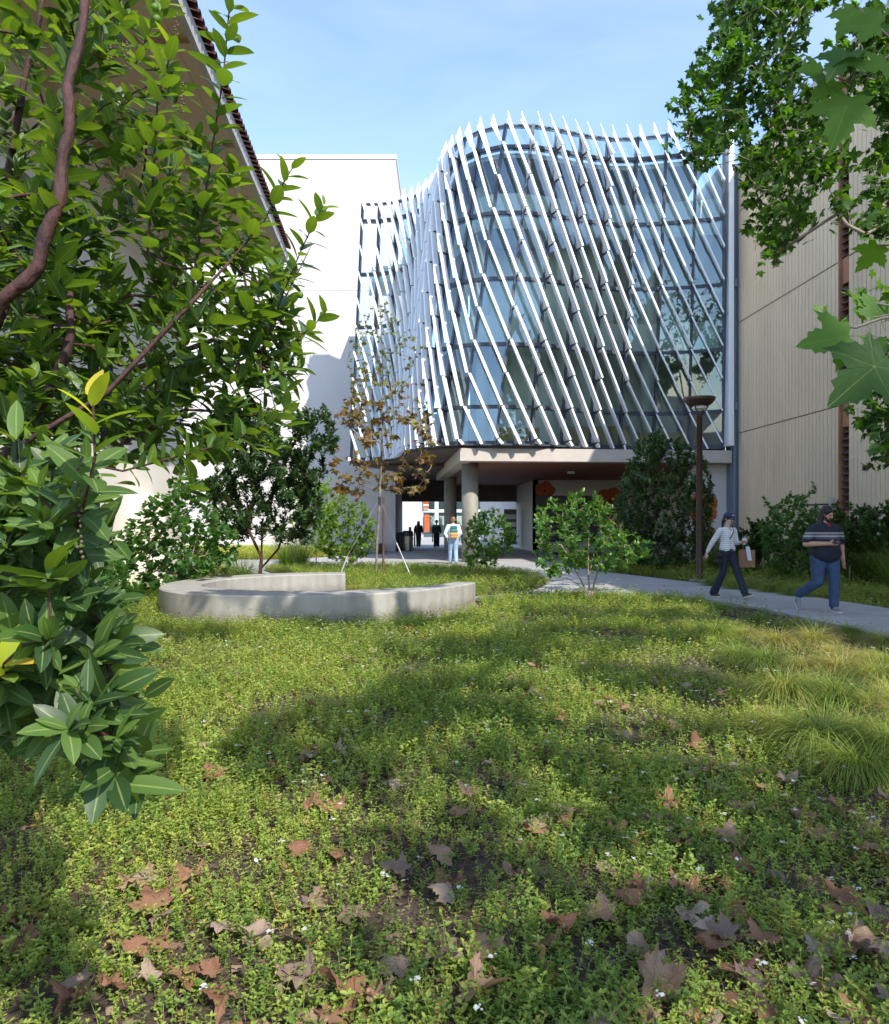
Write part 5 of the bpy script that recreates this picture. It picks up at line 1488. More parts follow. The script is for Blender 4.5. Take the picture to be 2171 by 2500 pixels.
# ---- the creeping ground cover
def cover():
    rng = RS(91)
    LT = leaf_small(.62, .28, .12)
    # little plants: a stem with pairs of leaves
    def plant(seed, h, npair, lsz, big=False):
        r = RS(seed); hp = Heap()
        n = npair * 2 + 1
        lean = r.normal(size=2) * .35
        u = np.linspace(.15, 1, npair)
        pos = []; ax = []; sz = []
        for i, t in enumerate(u):
            c = np.array([lean[0] * h * t * t, lean[1] * h * t * t, h * t])
            a = i * 1.57 + r.random() * .5
            for sgn in (1, -1):
                pos.append(c); ax.append([math.cos(a) * sgn, math.sin(a) * sgn, .25 + .3 * r.random()]); sz.append(lsz * (1.1 - .35 * t) * (.75 + .5 * r.random()))
        pos.append(pos[-1]); ax.append([r.normal() * .3, r.normal() * .3, 1]); sz.append(lsz * .6)
        hp.add(LT, np.array(pos), frames(np.array(ax), np.array([0, 0, 1.0]) + r.normal(size=(n, 3)) * .25), np.array(sz), np.zeros(n))
        V = np.concatenate(hp.V); F = np.concatenate(hp.F)
        k = len(V)
        e = np.array([lean[0] * h, lean[1] * h, h])
        V = np.vstack([V, [(-.0012, 0, 0), (.0012, 0, 0), e + [.0008, 0, 0], e - [.0008, 0, 0]]])
        return V, [np.vstack([F, [(k, k + 1, k + 2, k + 3)]])]
    plants = [plant(200 + i, .07 + .009 * i, 5 + i % 3, .022 + .0018 * (i % 3)) for i in range(8)]
    far = [plant(230 + i, .11 + .015 * i, 5 + i % 2, .031) for i in range(6)]
    heap = Heap()
    # where it grows and how thick
    bare = [(-1.0, 3.2, .35), (.2, 4.4, .25), (1.6, 3.1, .3), (.9, 2.6, .25), (-2.0, 3.0, .4), (2.4, 3.6, .35), (3.3, 5.4, .4), (2.9, 7.4, .8), (2.4, 9.9, .5), (-.4, 5.6, .2), (3.2, 4.2, .4), (-.2, 2.9, .2), (1.5, 5.0, .35), (2.2, 6.2, .35), (.6, 6.4, .3), (1.0, 7.6, .3)]
    def dens(x, y):
        nz_ = .5 + .25 * np.sin(x * 2.3 + 1.7 * np.sin(y * 1.3)) + .25 * np.sin(y * 3.1 + 2 * np.sin(x * 1.9 + .5)) * .8
        nz_ = nz_ + .2 * np.sin(x * 7.3 + y * 5.1) * np.sin(y * 8.3 - x * 3.3)
        d = np.clip(.45 + .75 * nz_, .18, 1)
        for bx, by, br in bare:
            q = ((x - bx) ** 2 + (y - by) ** 2) / (br * br)
            d = d * (1 - .62 * np.exp(-q))
        return d
    seatc = np.array([-2.05, 13.7])
    def allowed(p):
        ok = ~inpoly(p, PAVING) & ~inpoly(p, ISLAND)
        ok &= np.linalg.norm(p - seatc, axis=1) > 2.78
        ok &= np.abs(p[:, 0]) < .66 * p[:, 1] + 1.2
        return ok
    tot = 0
    for (y0, y1, per, pl, sc) in ((1.7, 4.2, 1150, plants, 1.0), (4.2, 7.5, 720, plants, 1.3), (7.5, 11.5, 470, far, 1.05), (11.5, 17, 240, far, 1.25), (17, 27.5, 55, far, 1.9)):
        w = .66 * y1 + 1.2
        n = int(2 * w * (y1 - y0) * per)
        p = np.stack([(rng.random(n) * 2 - 1) * w, y0 + (y1 - y0) * rng.random(n)], -1)
        p = p[allowed(p)]
        # thinner under the sedge drift at the right
        dn = dens(p[:, 0], p[:, 1])
        drift = (p[:, 0] > (p[:, 1] * .28 + 1.1)) & (p[:, 0] < 5.8) & (p[:, 1] > 4.4)
        dn = np.where(drift, dn * .15, dn)
        p = p[rng.random(len(p)) < dn]
        z = hump(p[:, 0], p[:, 1]) * .6 - .03
        dd = dens(p[:, 0], p[:, 1])
        k = rng.integers(0, len(pl), len(p))
        for i, T in enumerate(pl):
            m = k == i; q = p[m]; nn = len(q)
            a = rng.random(nn) * 6.283; t = rng.normal(size=(nn, 2)) * .22
            R = frames(np.stack([np.cos(a), np.sin(a), t[:, 0]], -1), np.stack([t[:, 1], t[:, 0], np.ones(nn)], -1))
            s = sc * (.6 + .55 * rng.random(nn) + .5 * rng.random(nn) ** 5) * (.6 + .55 * dd[m])
            # taller growth against the seat wall
            fr = np.exp(-((q[:, 1] - 10.4) / .8) ** 2) * (np.abs(q[:, 0] + 1.5) < 4)
            s = s * (.8 + .05 * fr)
            patch = .5 + .5 * np.sin(q[:, 0] * 1.7 + 2.1 * np.sin(q[:, 1] * .9)) * np.sin(q[:, 1] * 1.3 + .7)
            tn = np.clip(.10 + .42 * rng.random(nn) + .18 * patch, 0, 1); odd = rng.random(nn); tn = np.where(odd > .975, .8 + .2 * rng.random(nn), tn)
            heap.add(T, np.column_stack([q, z[m]]), R, s, tn)
        tot += len(p)
    # bed infill between the sedges, and the strip before the white wall
    o = heap.obj('ground_cover', M['cover'])
    tag(o, 'low creeping small-leaved ground cover across the lawn', 'ground cover', kind='stuff')
    h2 = Heap()
    n = 5200
    p = np.stack([-14 + 10.6 * rng.random(n), 30.9 + 8.9 * rng.random(n)], -1); p = p[~inpoly(p, PAVING)]
    a = rng.random(len(p)) * 6.283
    h2.add(far[0], np.column_stack([p, np.zeros(len(p))]), frames(np.stack([np.cos(a), np.sin(a), 0 * a], -1), np.tile([0, 0, 1.0], (len(p), 1))), 2.6 + rng.random(len(p)), .45 + .3 * rng.random(len(p)))
    p = np.stack([-5.8 + 8.4 * rng.random(6000), 14.6 + 10.8 * rng.random(6000)], -1); p = p[inpoly(p, ISLAND)]
    a = rng.random(len(p)) * 6.283
    h2.add(far[1], np.column_stack([p, np.full(len(p), .04)]), frames(np.stack([np.cos(a), np.sin(a), 0 * a], -1), np.tile([0, 0, 1.0], (len(p), 1))), 1.2 + .5 * rng.random(len(p)), .1 + .5 * rng.random(len(p)))
    tag(h2.obj('ground_cover', M['cover']), 'green ground cover before the white wall and between the bed grasses', 'ground cover', kind='stuff')
    # straw, twigs and shreds lying in the gaps
    h3 = Heap()
    ST = (np.array([(-.5, -.02, 0), (.5, -.012, .01), (.5, .012, .01), (-.5, .02, 0), (0, .025, .05), (0, -.025, .05)], float), [np.array([(0, 5, 4, 3), (5, 1, 2, 4)])])
    CH = (np.array([(-.5, -.3, 0), (.4, -.35, .08), (.5, .3, 0), (-.35, .4, .1)], float), [np.array([(0, 1, 2, 3)])])
    for (y0, y1, n, s0) in ((1.8, 4.5, 17000, .11), (4.5, 9, 14000, .14), (9, 15, 3000, .16)):
        w = .66 * y1 + 1
        p = np.stack([(rng.random(n) * 2 - 1) * w, y0 + (y1 - y0) * rng.random(n)], -1); p = p[allowed(p)]; nn = len(p)
        a = rng.random(nn) * 6.283
        zz = hump(p[:, 0], p[:, 1]) * .6 - .03 + .006 + .02 * rng.random(nn)
        R = frames(np.stack([np.cos(a), np.sin(a), rng.normal(size=nn) * .12], -1), np.stack([rng.normal(size=nn) * .3, rng.normal(size=nn) * .3, np.ones(nn)], -1))
        h3.add(ST, np.column_stack([p, zz]), R, s0 * (.4 + rng.random(nn))[:, None] * np.array([[1, .35, 1]]), rng.random(nn))
        m = rng.random(nn) < .18
        h3.add(CH, np.column_stack([p, zz])[m] + [.03, .02, 0], R[m], .02 + .03 * rng.random(m.sum()), rng.random(m.sum()))
    tag(h3.obj('leaf_litter', M['straw']), 'dry stalks and shreds lying on the soil', 'litter', kind='stuff')
    # tiny white flowers in heads on thin stalks
    h4 = Heap()
    fl = []
    r = RS(95)
    petals = [(0, 0)]
    V = []; Fq = []
    for k in range(9):
        c = np.array([r.normal() * .45, r.normal() * .45, 1 + r.normal() * .12]) * [1, 1, 1]
        for j in range(4):
            a = j * 1.57 + k; u = np.array([math.cos(a), math.sin(a), .25]); v = np.array([-math.sin(a), math.cos(a), 0])
            o_ = len(V); V += [c, c + u * .22 + v * .14, c + u * .36, c + u * .22 - v * .14]; Fq.append((o_, o_ + 1, o_ + 2, o_ + 3))
    FT = (np.array(V), [np.array(Fq)])
    for (y0, y1, n) in ((1.9, 4.5, 95), (4.5, 8, 210), (8, 12, 330), (12, 20, 120)):
        w = .62 * y1
        p = np.stack([-.35 * w + 1.3 * w * rng.random(n * 2), y0 + (y1 - y0) * rng.random(n * 2)], -1)[:n * 2]; p = p[allowed(p)][:n]; nn = len(p)
        a = rng.random(nn) * 6.283
        zz = hump(p[:, 0], p[:, 1]) * .6 + .075 + .06 * rng.random(nn)
        R = frames(np.stack([np.cos(a), np.sin(a), rng.normal(size=nn) * .2], -1), np.tile([0, 0, 1.0], (nn, 1)))
        h4.add(FT, np.column_stack([p, zz]), R, (.0095 + .005 * rng.random(nn))[:, None] * np.array([[1, 1, .6]]) * (1 + .05 * y1), rng.random(nn))
    tag(h4.obj('white_flowers', M['petal']), 'tiny white flower heads dotted through the ground cover', 'flowers', kind='stuff')
    print('cover plants', tot)
cover()

# ---- big dry leaves, each one lying where it fell
def fallen():
    rng = RS(99)
    ms = []
    for i in range(10):
        V, F = leaf_palm(.15 + .12 * (i % 4), True, i + 1, crumple=.4 + .2 * (i % 5))
        V = V.copy()
        V[:, 2] += .35 * np.abs(V[:, 0]) ** 1.5 * (1 if i % 3 else -1)
        ms.append([np_mesh('fallen_leaf', V, F, M['dry_leaf'], tint=np.full(len(V), t)) for t in (.05, .3, .55, .8, .98)])
        for me in ms[-1]:
            at = me.attributes.new('rib', 'FLOAT', 'POINT'); at.data.foreach_set('value', RIB[len(V)].astype(np.float32))
    words_ = ['pale tan', 'light brown', 'rust brown', 'grey brown', 'bleached']
    hero = [(905, 2440, .21, 2, 1.6), (1130, 2440, .2, 0, 4.6), (1090, 2340, .15, 3, 3.0), (1185, 2345, .16, 0, .3), (985, 2340, .15, 4, 2.2), (1685, 2060, .16, 2, 1.0), (1755, 2140, .16, 1, 2.4), (1795, 2120, .15, 2, 5), (1690, 2190, .17, 1, .6), (1500, 2215, .17, 0, 1.9), (1575, 2190, .13, 2, .2),
            (2060, 2310, .2, 0, 2.9), (2045, 2200, .18, 2, 5.2), (2085, 2235, .17, 1, 1.2), (360, 2180, .19, 0, 1.3), (370, 2350, .17, 2, .9), (450, 2380, .14, 1, 3.6), (750, 2420, .16, 3, 1.0), (555, 2435, .14, 2, 2.2), (615, 2290, .14, 4, 4), (740, 2300, .15, 3, 2.5), (1790, 2390, .15, 2, 3.3), (1850, 2330, .14, 1, 5.1),
            (1965, 1975, .16, 2, .3), (2050, 1985, .14, 1, 2.6), (1650, 1960, .18, 1, 1.2), (1600, 1985, .14, 4, 3), (1270, 2030, .16, 0, 4.4), (1330, 2020, .14, 3, 1.4), (1400, 1985, .15, 4, 2.7), (580, 1785, .2, 1, 1.5), (690, 1880, .15, 1, 2.9), (960, 1920, .13, 4, 3.3), (835, 2090, .16, 2, 1.8), (990, 2130, .15, 3, 1.2),
            (1135, 1950, .15, 0, 5.6), (60, 2330, .16, 2, .5), (30, 2260, .15, 1, 2), (2140, 2080, .15, 1, 3), (2120, 2330, .16, 3, 2), (1390, 2280, .14, 2, 1), (1270, 2150, .12, 3, 2), (1500, 1850, .15, 1, 1), (1700, 1890, .15, 4, 1), (1830, 1900, .16, 1, 3), (1760, 1930, .13, 4, 2), (715, 1590, .17, 1, 1), (670, 1620, .15, 2, 2)]
    k = 0
    def put(x, y, s, ti, rz, lab, grp):
        nonlocal k
        m = ms[int(rng.integers(0, 10))][ti]
        o = bpy.data.objects.new('fallen_leaf', m); COL.objects.link(o)
        o.location = (x, y, float(hump(x, y)) * .6 - .03 + .035 + .035 * rng.random())
        o.rotation_euler = (rng.normal() * .22 + .10, rng.normal() * .22, rz); o.scale = (s, s, s)
        tag(o, lab, 'fallen leaf', grp); k += 1
    zone = lambda px: 'left' if px < 724 else ('middle' if px < 1447 else 'right')
    for px, py, s, ti, rz in hero:
        g = G(px, py)
        row = 'nearest' if py > 2250 else ('in near shade' if py > 1850 else 'farther off')
        put(g[0], g[1], s * .78, ti, rz, f'large {words_[ti]} fallen leaf, {zone(px)} of the lawn, {row}', 'large fallen leaves')
    for _ in range(245):
        while True:
            y = 2.1 + 9 * rng.random() ** 1.5; x = (-.5 + 1.12 * rng.random() ** .75) * y
            p = np.array([[x, y]])
            if not inpoly(p, PAVING)[0] and np.linalg.norm(p[0] - [-2.05, 13.7]) > 2.9: break
        px = CX + x * F_PX / y
        ti = int(rng.integers(0, 5)); s = .06 + .075 * rng.random()
        row = 'nearest rows' if y < 3.5 else ('mid lawn' if y < 6 else 'far lawn')
        put(x, y, s, ti, rng.random() * 6.28, f'small {words_[ti]} curled leaf, {zone(px)} side, {row}', f'{words_[ti]} curled leaves, {zone(px)}, {row}')
fallen()

# ------------------------------------------------------------------ people
M['skin'] = mat('skin', (0.52, 0.29, 0.20), 0.55, vscale=20, dark=(0.46, 0.25, 0.17))
M['skin_pale'] = mat('skin_pale', (0.60, 0.40, 0.32), 0.55, vscale=20, dark=(0.55, 0.35, 0.27))
M['hair_dark'] = mat('hair_dark', (0.022, 0.014, 0.010), 0.5, vscale=30, dark=(0.010, 0.007, 0.006), bump=0.6, bscale=90, stretch=(1, 1, .15))
M['hair_ginger'] = mat('hair_ginger', (0.34, 0.15, 0.07), 0.6, vscale=30, dark=(0.2, 0.08, 0.04), bump=0.6, bscale=70)
M['denim'] = mat('denim', (0.045, 0.085, 0.17), 0.85, vscale=7, dark=(0.028, 0.055, 0.115), bump=0.5, bscale=14, stretch=(1, 1, 1.6))
M['denim_dark'] = mat('denim_dark', (0.018, 0.026, 0.05), 0.85, vscale=7, dark=(0.012, 0.017, 0.032), bump=0.4, bscale=14)
M['denim_light'] = mat('denim_light', (0.30, 0.42, 0.55), 0.85, vscale=6, dark=(0.22, 0.33, 0.46), bump=0.4, bscale=14)
M['cloth_black'] = mat('cloth_black', (0.014, 0.014, 0.018), 0.8, bump=0.3, bscale=18)
M['cloth_white'] = mat('cloth_white', (0.78, 0.79, 0.84), 0.85, bump=0.4, bscale=14)
M['cloth_olive'] = mat('cloth_olive', (0.06, 0.06, 0.045), 0.85)
M['cap_navy'] = mat('cap_navy', (0.02, 0.028, 0.09), 0.7)
M['paper_brown'] = mat('paper_brown', (0.36, 0.19, 0.12), 0.85, vscale=8, dark=(0.31, 0.16, 0.10), bump=0.3, bscale=20)
M['paper_white'] = mat('paper_white', (0.72, 0.77, 0.85), 0.8)
M['cup_sleeve'] = mat('cup_sleeve', (0.42, 0.20, 0.11), 0.8)
M['shoe_dark'] = mat('shoe_dark', (0.04, 0.032, 0.03), 0.7)
M['shoe_grey'] = mat('shoe_grey', (0.22, 0.22, 0.27), 0.7)
M['shoe_blue'] = mat('shoe_blue', (0.02, 0.06, 0.34), 0.6)
M['sole'] = mat('sole', (0.62, 0.58, 0.48), 0.7)
M['teal_cloth'] = mat('teal_cloth', (0.035, 0.15, 0.17), 0.8, bump=0.3, bscale=20)
M['tan_cloth'] = mat('tan_cloth', (0.50, 0.27, 0.09), 0.8, bump=0.3, bscale=20)
M['under_red'] = mat('under_red', (0.22, 0.02, 0.03), 0.8)
M['eye'] = mat('eye', (0.03, 0.02, 0.02), 0.3)
M['lip'] = mat('lip', (0.36, 0.13, 0.11), 0.5)

def stripes(name, bands, base, per=None):
    """woven stripes at given heights; bands (z0, z1, colour)"""
    m, n, l, b = new_mat(name)
    b.inputs['Roughness'].default_value = .85
    t = n.new('ShaderNodeTexCoord'); s = n.new('ShaderNodeSeparateXYZ'); l.new(t.outputs['Object'], s.inputs[0])
    prev = None
    cur = n.new('ShaderNodeRGB'); cur.outputs[0].default_value = (*base, 1); prev = cur.outputs[0]
    if per:
        m1 = n.new('ShaderNodeMath'); m1.operation = 'MODULO'; m1.inputs[1].default_value = per[0]; l.new(s.outputs['Z'], m1.inputs[0])
        m2 = n.new('ShaderNodeMath'); m2.operation = 'LESS_THAN'; m2.inputs[1].default_value = per[1]; l.new(m1.outputs[0], m2.inputs[0])
        mx = n.new('ShaderNodeMixRGB'); mx.inputs['Color2'].default_value = (*per[2], 1); l.new(prev, mx.inputs['Color1']); l.new(m2.outputs[0], mx.inputs['Fac']); prev = mx.outputs[0]
    for z0, z1, c in bands:
        g = n.new('ShaderNodeMath'); g.operation = 'GREATER_THAN'; g.inputs[1].default_value = z0; l.new(s.outputs['Z'], g.inputs[0])
        k = n.new('ShaderNodeMath'); k.operation = 'LESS_THAN'; k.inputs[1].default_value = z1; l.new(s.outputs['Z'], k.inputs[0])
        a = n.new('ShaderNodeMath'); a.operation = 'MULTIPLY'; l.new(g.outputs[0], a.inputs[0]); l.new(k.outputs[0], a.inputs[1])
        mx = n.new('ShaderNodeMixRGB'); mx.inputs['Color2'].default_value = (*c, 1); l.new(prev, mx.inputs['Color1']); l.new(a.outputs[0], mx.inputs['Fac']); prev = mx.outputs[0]
    l.new(prev, b.inputs['Base Color'])
    tn = n.new('ShaderNodeTexNoise'); tn.inputs['Scale'].default_value = 13
    bp = n.new('ShaderNodeBump'); bp.inputs['Strength'].default_value = .45; bp.inputs['Distance'].default_value = .02
    l.new(t.outputs['Object'], tn.inputs['Vector']); l.new(tn.outputs['Fac'], bp.inputs['Height']); l.new(bp.outputs['Normal'], b.inputs['Normal'])
    return m
M['striped_knit'] = stripes('striped_knit', [], (0.84, 0.84, 0.88), (0.040, 0.010, (0.035, 0.04, 0.10)))
M['banded_top'] = stripes('banded_top', [(1.335, 1.365, (.38, .36, .34)), (1.345, 1.352, (.10, .09, .09)), (1.285, 1.318, (.34, .33, .33)), (1.255, 1.275, (.07, .09, .15))], (0.013, 0.016, 0.030))

def solid(name, shapes, m, parent, voxel=.01, smooth=6):
    """one continuous skin grown round a set of tapered limbs and balls"""
    mb = MB()
    for s in shapes:
        if s[0] == 'c':
            _, a, ra, b, rb = s; a, b = Vector(a), Vector(b); d = (b - a).normalized()
            if (b - a).length < 1e-4: d = Vector((0, 0, 1))
            pts = []; rr = []
            for k in (-1, -.87, -.5, 0): pts.append(a + d * ra * k); rr.append(max(.0005, ra * math.sqrt(max(0, 1 - k * k))))
            for k in (0, .5, .87, 1): pts.append(b + d * rb * k + d * 1e-5); rr.append(max(.0005, rb * math.sqrt(max(0, 1 - k * k))))
            mb.tube(pts, rr, k=14)
        else:
            _, c, r, sc, *rot = s
            t = MB(); t.ball((0, 0, 0), 1, 20)
            R = rot[0] if rot else Matrix.Identity(3)
            mb.add([tuple(Vector(c) + R @ Vector((v[0] * r * sc[0], v[1] * r * sc[1], v[2] * r * sc[2]))) for v in t.v], t.f)
    me = mb.mesh(name, m)
    bm = bmesh.new(); bm.from_mesh(me); bmesh.ops.remove_doubles(bm, verts=bm.verts, dist=1e-6); bmesh.ops.recalc_face_normals(bm, faces=bm.faces); bm.to_mesh(me); bm.free()
    o = bpy.data.objects.new(name, me); COL.objects.link(o)
    r = o.modifiers.new('r', 'REMESH'); r.mode = 'VOXEL'; r.voxel_size = voxel; r.use_smooth_shade = True
    q = o.modifiers.new('s', 'SMOOTH'); q.iterations = smooth; q.factor = .5
    dg = bpy.context.evaluated_depsgraph_get()
    me2 = bpy.data.meshes.new_from_object(o.evaluated_get(dg))
    me2.name = name
    me2.materials.clear(); me2.materials.append(M[m.name] if m.name in M else m)
    me2.polygons.foreach_set('use_smooth', [True] * len(me2.polygons))
    bpy.data.objects.remove(o)
    return link(bpy.data.objects.new(name, me2), parent)

class Fig:
    def __init__(s, B, F, scale=1.0):
        s.B = Vector(B); s.F = Vector((F[0], F[1], 0)).normalized(); s.L = Vector((-s.F.y, s.F.x, 0)); s.k = scale
        s.R = Matrix((s.F, s.L, Vector((0, 0, 1)))).transposed()
    def __call__(s, f, l, u): return s.B + (s.F * f + s.L * l + Vector((0, 0, u))) * s.k

def hand(fig, wrist, palm_dir, thumb_side, curl, k=1.0):
    """palm, four unequal bent fingers and a thumb; directions in world space"""
    w = Vector(wrist); d = Vector(palm_dir).normalized(); t = (Vector(thumb_side) - d * Vector(thumb_side).dot(d)).normalized(); n = d.cross(t)
    out = [('c', w, .024 * k, w + d * .03 * k, .026 * k)]
    kn = w + d * .085 * k
    for i, (off, ln) in enumerate(((.030, .070), (.010, .078), (-.010, .073), (-.029, .058))):
        a = kn + t * off * k
        out.append(('c', w + d * .02 * k + t * off * .6 * k, .016 * k, a, .0125 * k))
        p = a; dd = d.copy(); L = ln * k
        for j, fr in enumerate((.45, .32, .25)):
            c = curl * (.5 + .35 * j)
            dd = (dd * math.cos(c) + n * math.sin(c)).normalized()
            q = p + dd * L * fr
            out.append(('c', p, (.0098 - .001 * j) * k, q, (.0090 - .001 * j) * k)); p = q
    th = w + d * .025 * k + t * .024 * k
    a = th + (t * .7 + d * .6).normalized() * .035 * k; b = a + (t * .3 + d * .85 + n * .3).normalized() * .032 * k
    out += [('c', th, .013 * k, a, .011 * k), ('c', a, .0105 * k, b, .0085 * k)]
    return out

def head(fig, c, face, k=1.0):
    """skull, jaw, nose, ears; c is the centre of the head"""
    f = Vector(face).normalized(); l = Vector((0, 0, 1)).cross(f).normalized(); u = f.cross(l)
    R = Matrix((f, l, u)).transposed()
    q = lambda a, b, d_: Vector(c) + (f * a + l * b + u * d_) * k
    s = [('b', q(-.012, 0, .03), .094 * k, (1.02, .80, 1.0), R), ('b', q(.018, 0, -.035), .070 * k, (.92, .86, 1.1), R), ('b', q(.045, 0, -.085), .034 * k, (1, 1.1, .8), R),
         ('c', q(.088, 0, .015), .010 * k, q(.106, 0, -.020), .014 * k), ('b', q(.075, 0, .035), .03 * k, (.6, 1.6, .5), R),
         ('b', q(-.005, .078, -.005), .026 * k, (.6, .35, 1.1), R), ('b', q(-.005, -.078, -.005), .026 * k, (.6, .35, 1.1), R), ('b', q(.07, .03, -.03), .022 * k, (1, 1, 1), R), ('b', q(.07, -.03, -.03), .022 * k, (1, 1, 1), R)]
    return s, q, R

def face_bits(q, R, root, k=1.0, glasses=False):
    for sgn in (1, -1):
        b = MB(); b.ball(q(.080, .031 * sgn, .008), .011 * k, 10, scale=(1, 1, .7)); b.obj('eye', M['eye'], root, smooth=True)
    b = MB(); b.tube([q(.083, .024, -.058), q(.090, 0, -.056), q(.083, -.024, -.058)], [.003, .006, .003], 8); b.obj('mouth', M['lip'], root, smooth=True)
    if glasses:
        b = MB()
        for sgn in (1, -1): b.ball(q(.092, .034 * sgn, .008), .03 * k, 12, scale=(.45, 1, .72))
        b.tube([q(.095, .01, .012), q(.095, -.01, .012)], .004, 6); b.tube([q(.085, .055, .015), q(.0, .082, .012)], .004, 6); b.tube([q(.085, -.055, .015), q(.0, -.082, .012)], .004, 6)
        b.obj('sunglasses', M['black_panel'], root, smooth=True)

def shoe(fig, heel, toe_dir, m, root, name='shoe', pitch=0.0, sole=True, L=.27):
    """heel: back lowest point; toe_dir horizontal; pitch raises the heel"""
    d = Vector(toe_dir).normalized(); d = Vector((d.x * math.cos(pitch), d.y * math.cos(pitch), -math.sin(pitch))); s = Vector((0, 0, 1)).cross(d).normalized(); u = d.cross(s)
    h = Vector(heel)
    o = solid(name, [('c', h + d * .045 + u * .045, .040, h + d * (L * .5) + u * .045, .040), ('c', h + d * (L * .5) + u * .042, .040, h + d * (L - .045) + u * .034, .033), ('c', h + d * .05 + u * .05, .042, h + d * .06 + u * .095, .043), ('c', h + d * (L * .45) + u * .065, .032, h + d * .07 + u * .10, .038)], m, root, .008, 4)
    if sole:
        b = MB(); vs = []
        out = [(-.0, .0), (.02, .034), (.08, .037), (.16, .040), (.21, .042), (.255, .026), (L + .003, 0)]
        P2 = out + [(x, -y) for x, y in out[1:-1][::-1]]
        n = len(P2); vs = [h + d * x + s * y + u * .0 for x, y in P2] + [h + d * x + s * y * 1.02 + u * .024 for x, y in P2]
        b.add(vs, [tuple(range(n))[::-1], tuple(range(n, 2 * n))] + [(i, (i + 1) % n, n + (i + 1) % n, n + i) for i in range(n)])
        b.obj('sole', M['sole'], o, bevel=.004)
        # link() keeps the world place for a parent at the root of the scene only
    return o

def walker_man():
    B = (6.42, 12.45, .03)
    root = empty('person', B, 'long-haired person in a navy top with pale chest bands and blue jeans on the path', 'person')
    g = Fig(B, (.10, -.99))
    hd = g(.05, .01, 1.635)
    face = g.F * .85 + g.L * .40 + Vector((0, 0, -.38))
    hs, q, R = head(g, hd, face)
    hipL, hipR = g(0, .12, .90), g(0, -.12, .90)
    kL, aL = g(.08, .12, .50), g(.10, .10, .10)               # standing leg
    kR, aR = g(.04, -.15, .50), g(-.30, -.27, .27)            # trailing leg, heel up
    shL, shR = g(-.01, .24, 1.40), g(.01, -.24, 1.40)
    elR, wrR = g(.05, -.37, 1.14), g(.26, -.10, 1.15)
    elL, wrL = g(-.10, .36, 1.12), g(-.10, .40, .86)
    body = hs + [('c', g(.02, 0, 1.50), .062, g(.0, 0, 1.42), .075), ('c', g(-.01, 0, 1.34), .135, g(.0, 0, 1.05), .17), ('c', hipL, .12, kL, .075), ('c', kL, .07, aL, .045), ('c', hipR, .12, kR, .075), ('c', kR, .07, aR, .045),
            ('c', g(0, .06, .95), .15, g(0, -.06, .95), .15), ('c', shL - Vector((0, 0, .04)), .048, elL, .048), ('c', elL, .050, wrL, .032), ('c', shR - Vector((0, 0, .04)), .048, elR, .050), ('c', elR, .052, wrR, .033), ('c', aL, .042, g(.14, .10, .06), .04)]
    body += hand(g, wrR, g.F * .35 + g.L * .95 + Vector((0, 0, .05)), Vector((0, 0, 1)), .55)
    body += hand(g, wrL, Vector((0, 0, -1)) + g.F * .1, g.F, -.35)
    solid('body', body, M['skin'], root, .008, 5)
    face_bits(q, R, root)
    # beard and long hair
    solid('hair', [('b', q(-.025, 0, .05), .100, (1.03, .95, .98), R), ('c', q(-.05, .05, -.0), .06, q(-.03, .085, -.16), .045), ('c', q(-.05, -.05, 0), .06, q(-.03, -.085, -.16), .045), ('c', q(-.07, 0, 0), .075, g(-.11, 0, 1.36), .065),
                   ('c', q(-.02, .085, -.14), .050, g(.10, .12, 1.33), .040), ('c', q(-.02, -.085, -.14), .050, g(.05, -.14, 1.38), .042)], M['hair_dark'], root, .010, 3)
    solid('beard', [('c', q(.055, .045, -.075), .020, q(.068, 0, -.100), .028), ('c', q(.068, 0, -.100), .028, q(.055, -.045, -.075), .020), ('c', q(.03, .066, -.04), .014, q(.055, .045, -.075), .018), ('c', q(.03, -.066, -.04), .014, q(.055, -.045, -.075), .018), ('c', q(.092, .02, -.043), .006, q(.092, -.02, -.043), .006)], M['hair_dark'], root, .006, 3)
    solid('sweater', [('c', g(.01, .10, 1.385), .125, g(.01, -.10, 1.385), .125), ('c', g(.03, .07, 1.34), .15, g(.03, -.07, 1.34), .15), ('c', g(.01, .06, 1.32), .175, g(.03, .05, 1.02), .185), ('c', g(.01, -.06, 1.32), .175, g(.03, -.05, 1.02), .185), ('c', g(.07, 0, 1.14), .175, g(.07, 0, 1.04), .18), ('c', g(0, .06, 1.0), .175, g(0, -.06, 1.0), .175),
                      ('c', g(.045, .07, .985), .178, g(.045, -.07, .985), .178), ('c', g(0, .06, 1.0), .178, g(0, .07, .96), .178), ('c', g(0, -.06, 1.0), .178, g(0, -.07, .96), .178),
                      ('c', shL - Vector((0, 0, .02)), .078, (shL + elL * 2.6) / 3.6, .080), ('c', shR - Vector((0, 0, .02)), .078, (shR + elR * 3.2) / 4.2, .084), ('c', g(0, 0, 1.44), .08, g(0, 0, 1.47), .072), ('c', g(0, 0, 1.43), .085, shL - Vector((0, 0, .02)), .080), ('c', g(0, 0, 1.43), .085, shR - Vector((0, 0, .02)), .080)], M['banded_top'], root, .011, 5)
    solid('undershirt', [('b', g(.115, .0, 1.445), .045, (.7, .9, 1.2), g.R)], M['under_red'], root, .008, 2)
    solid('jeans', [('c', g(0, .06, .94), .168, g(0, -.06, .94), .168), ('c', hipL, .135, kL, .093), ('c', kL, .093, aL + Vector((0, 0, .02)), .078), ('c', hipR, .135, kR, .093), ('c', kR, .093, aR, .074)], M['denim'], root, .011, 5)
    for hl, td, pt in ((g(.03, .10, .0), g.F + g.L * .05, 0), (g(-.40, -.28, .17), g.F * .9 - g.L * .1, .9)):
        shoe(g, hl, td, M['shoe_grey'], root, pitch=pt)
    b = MB()
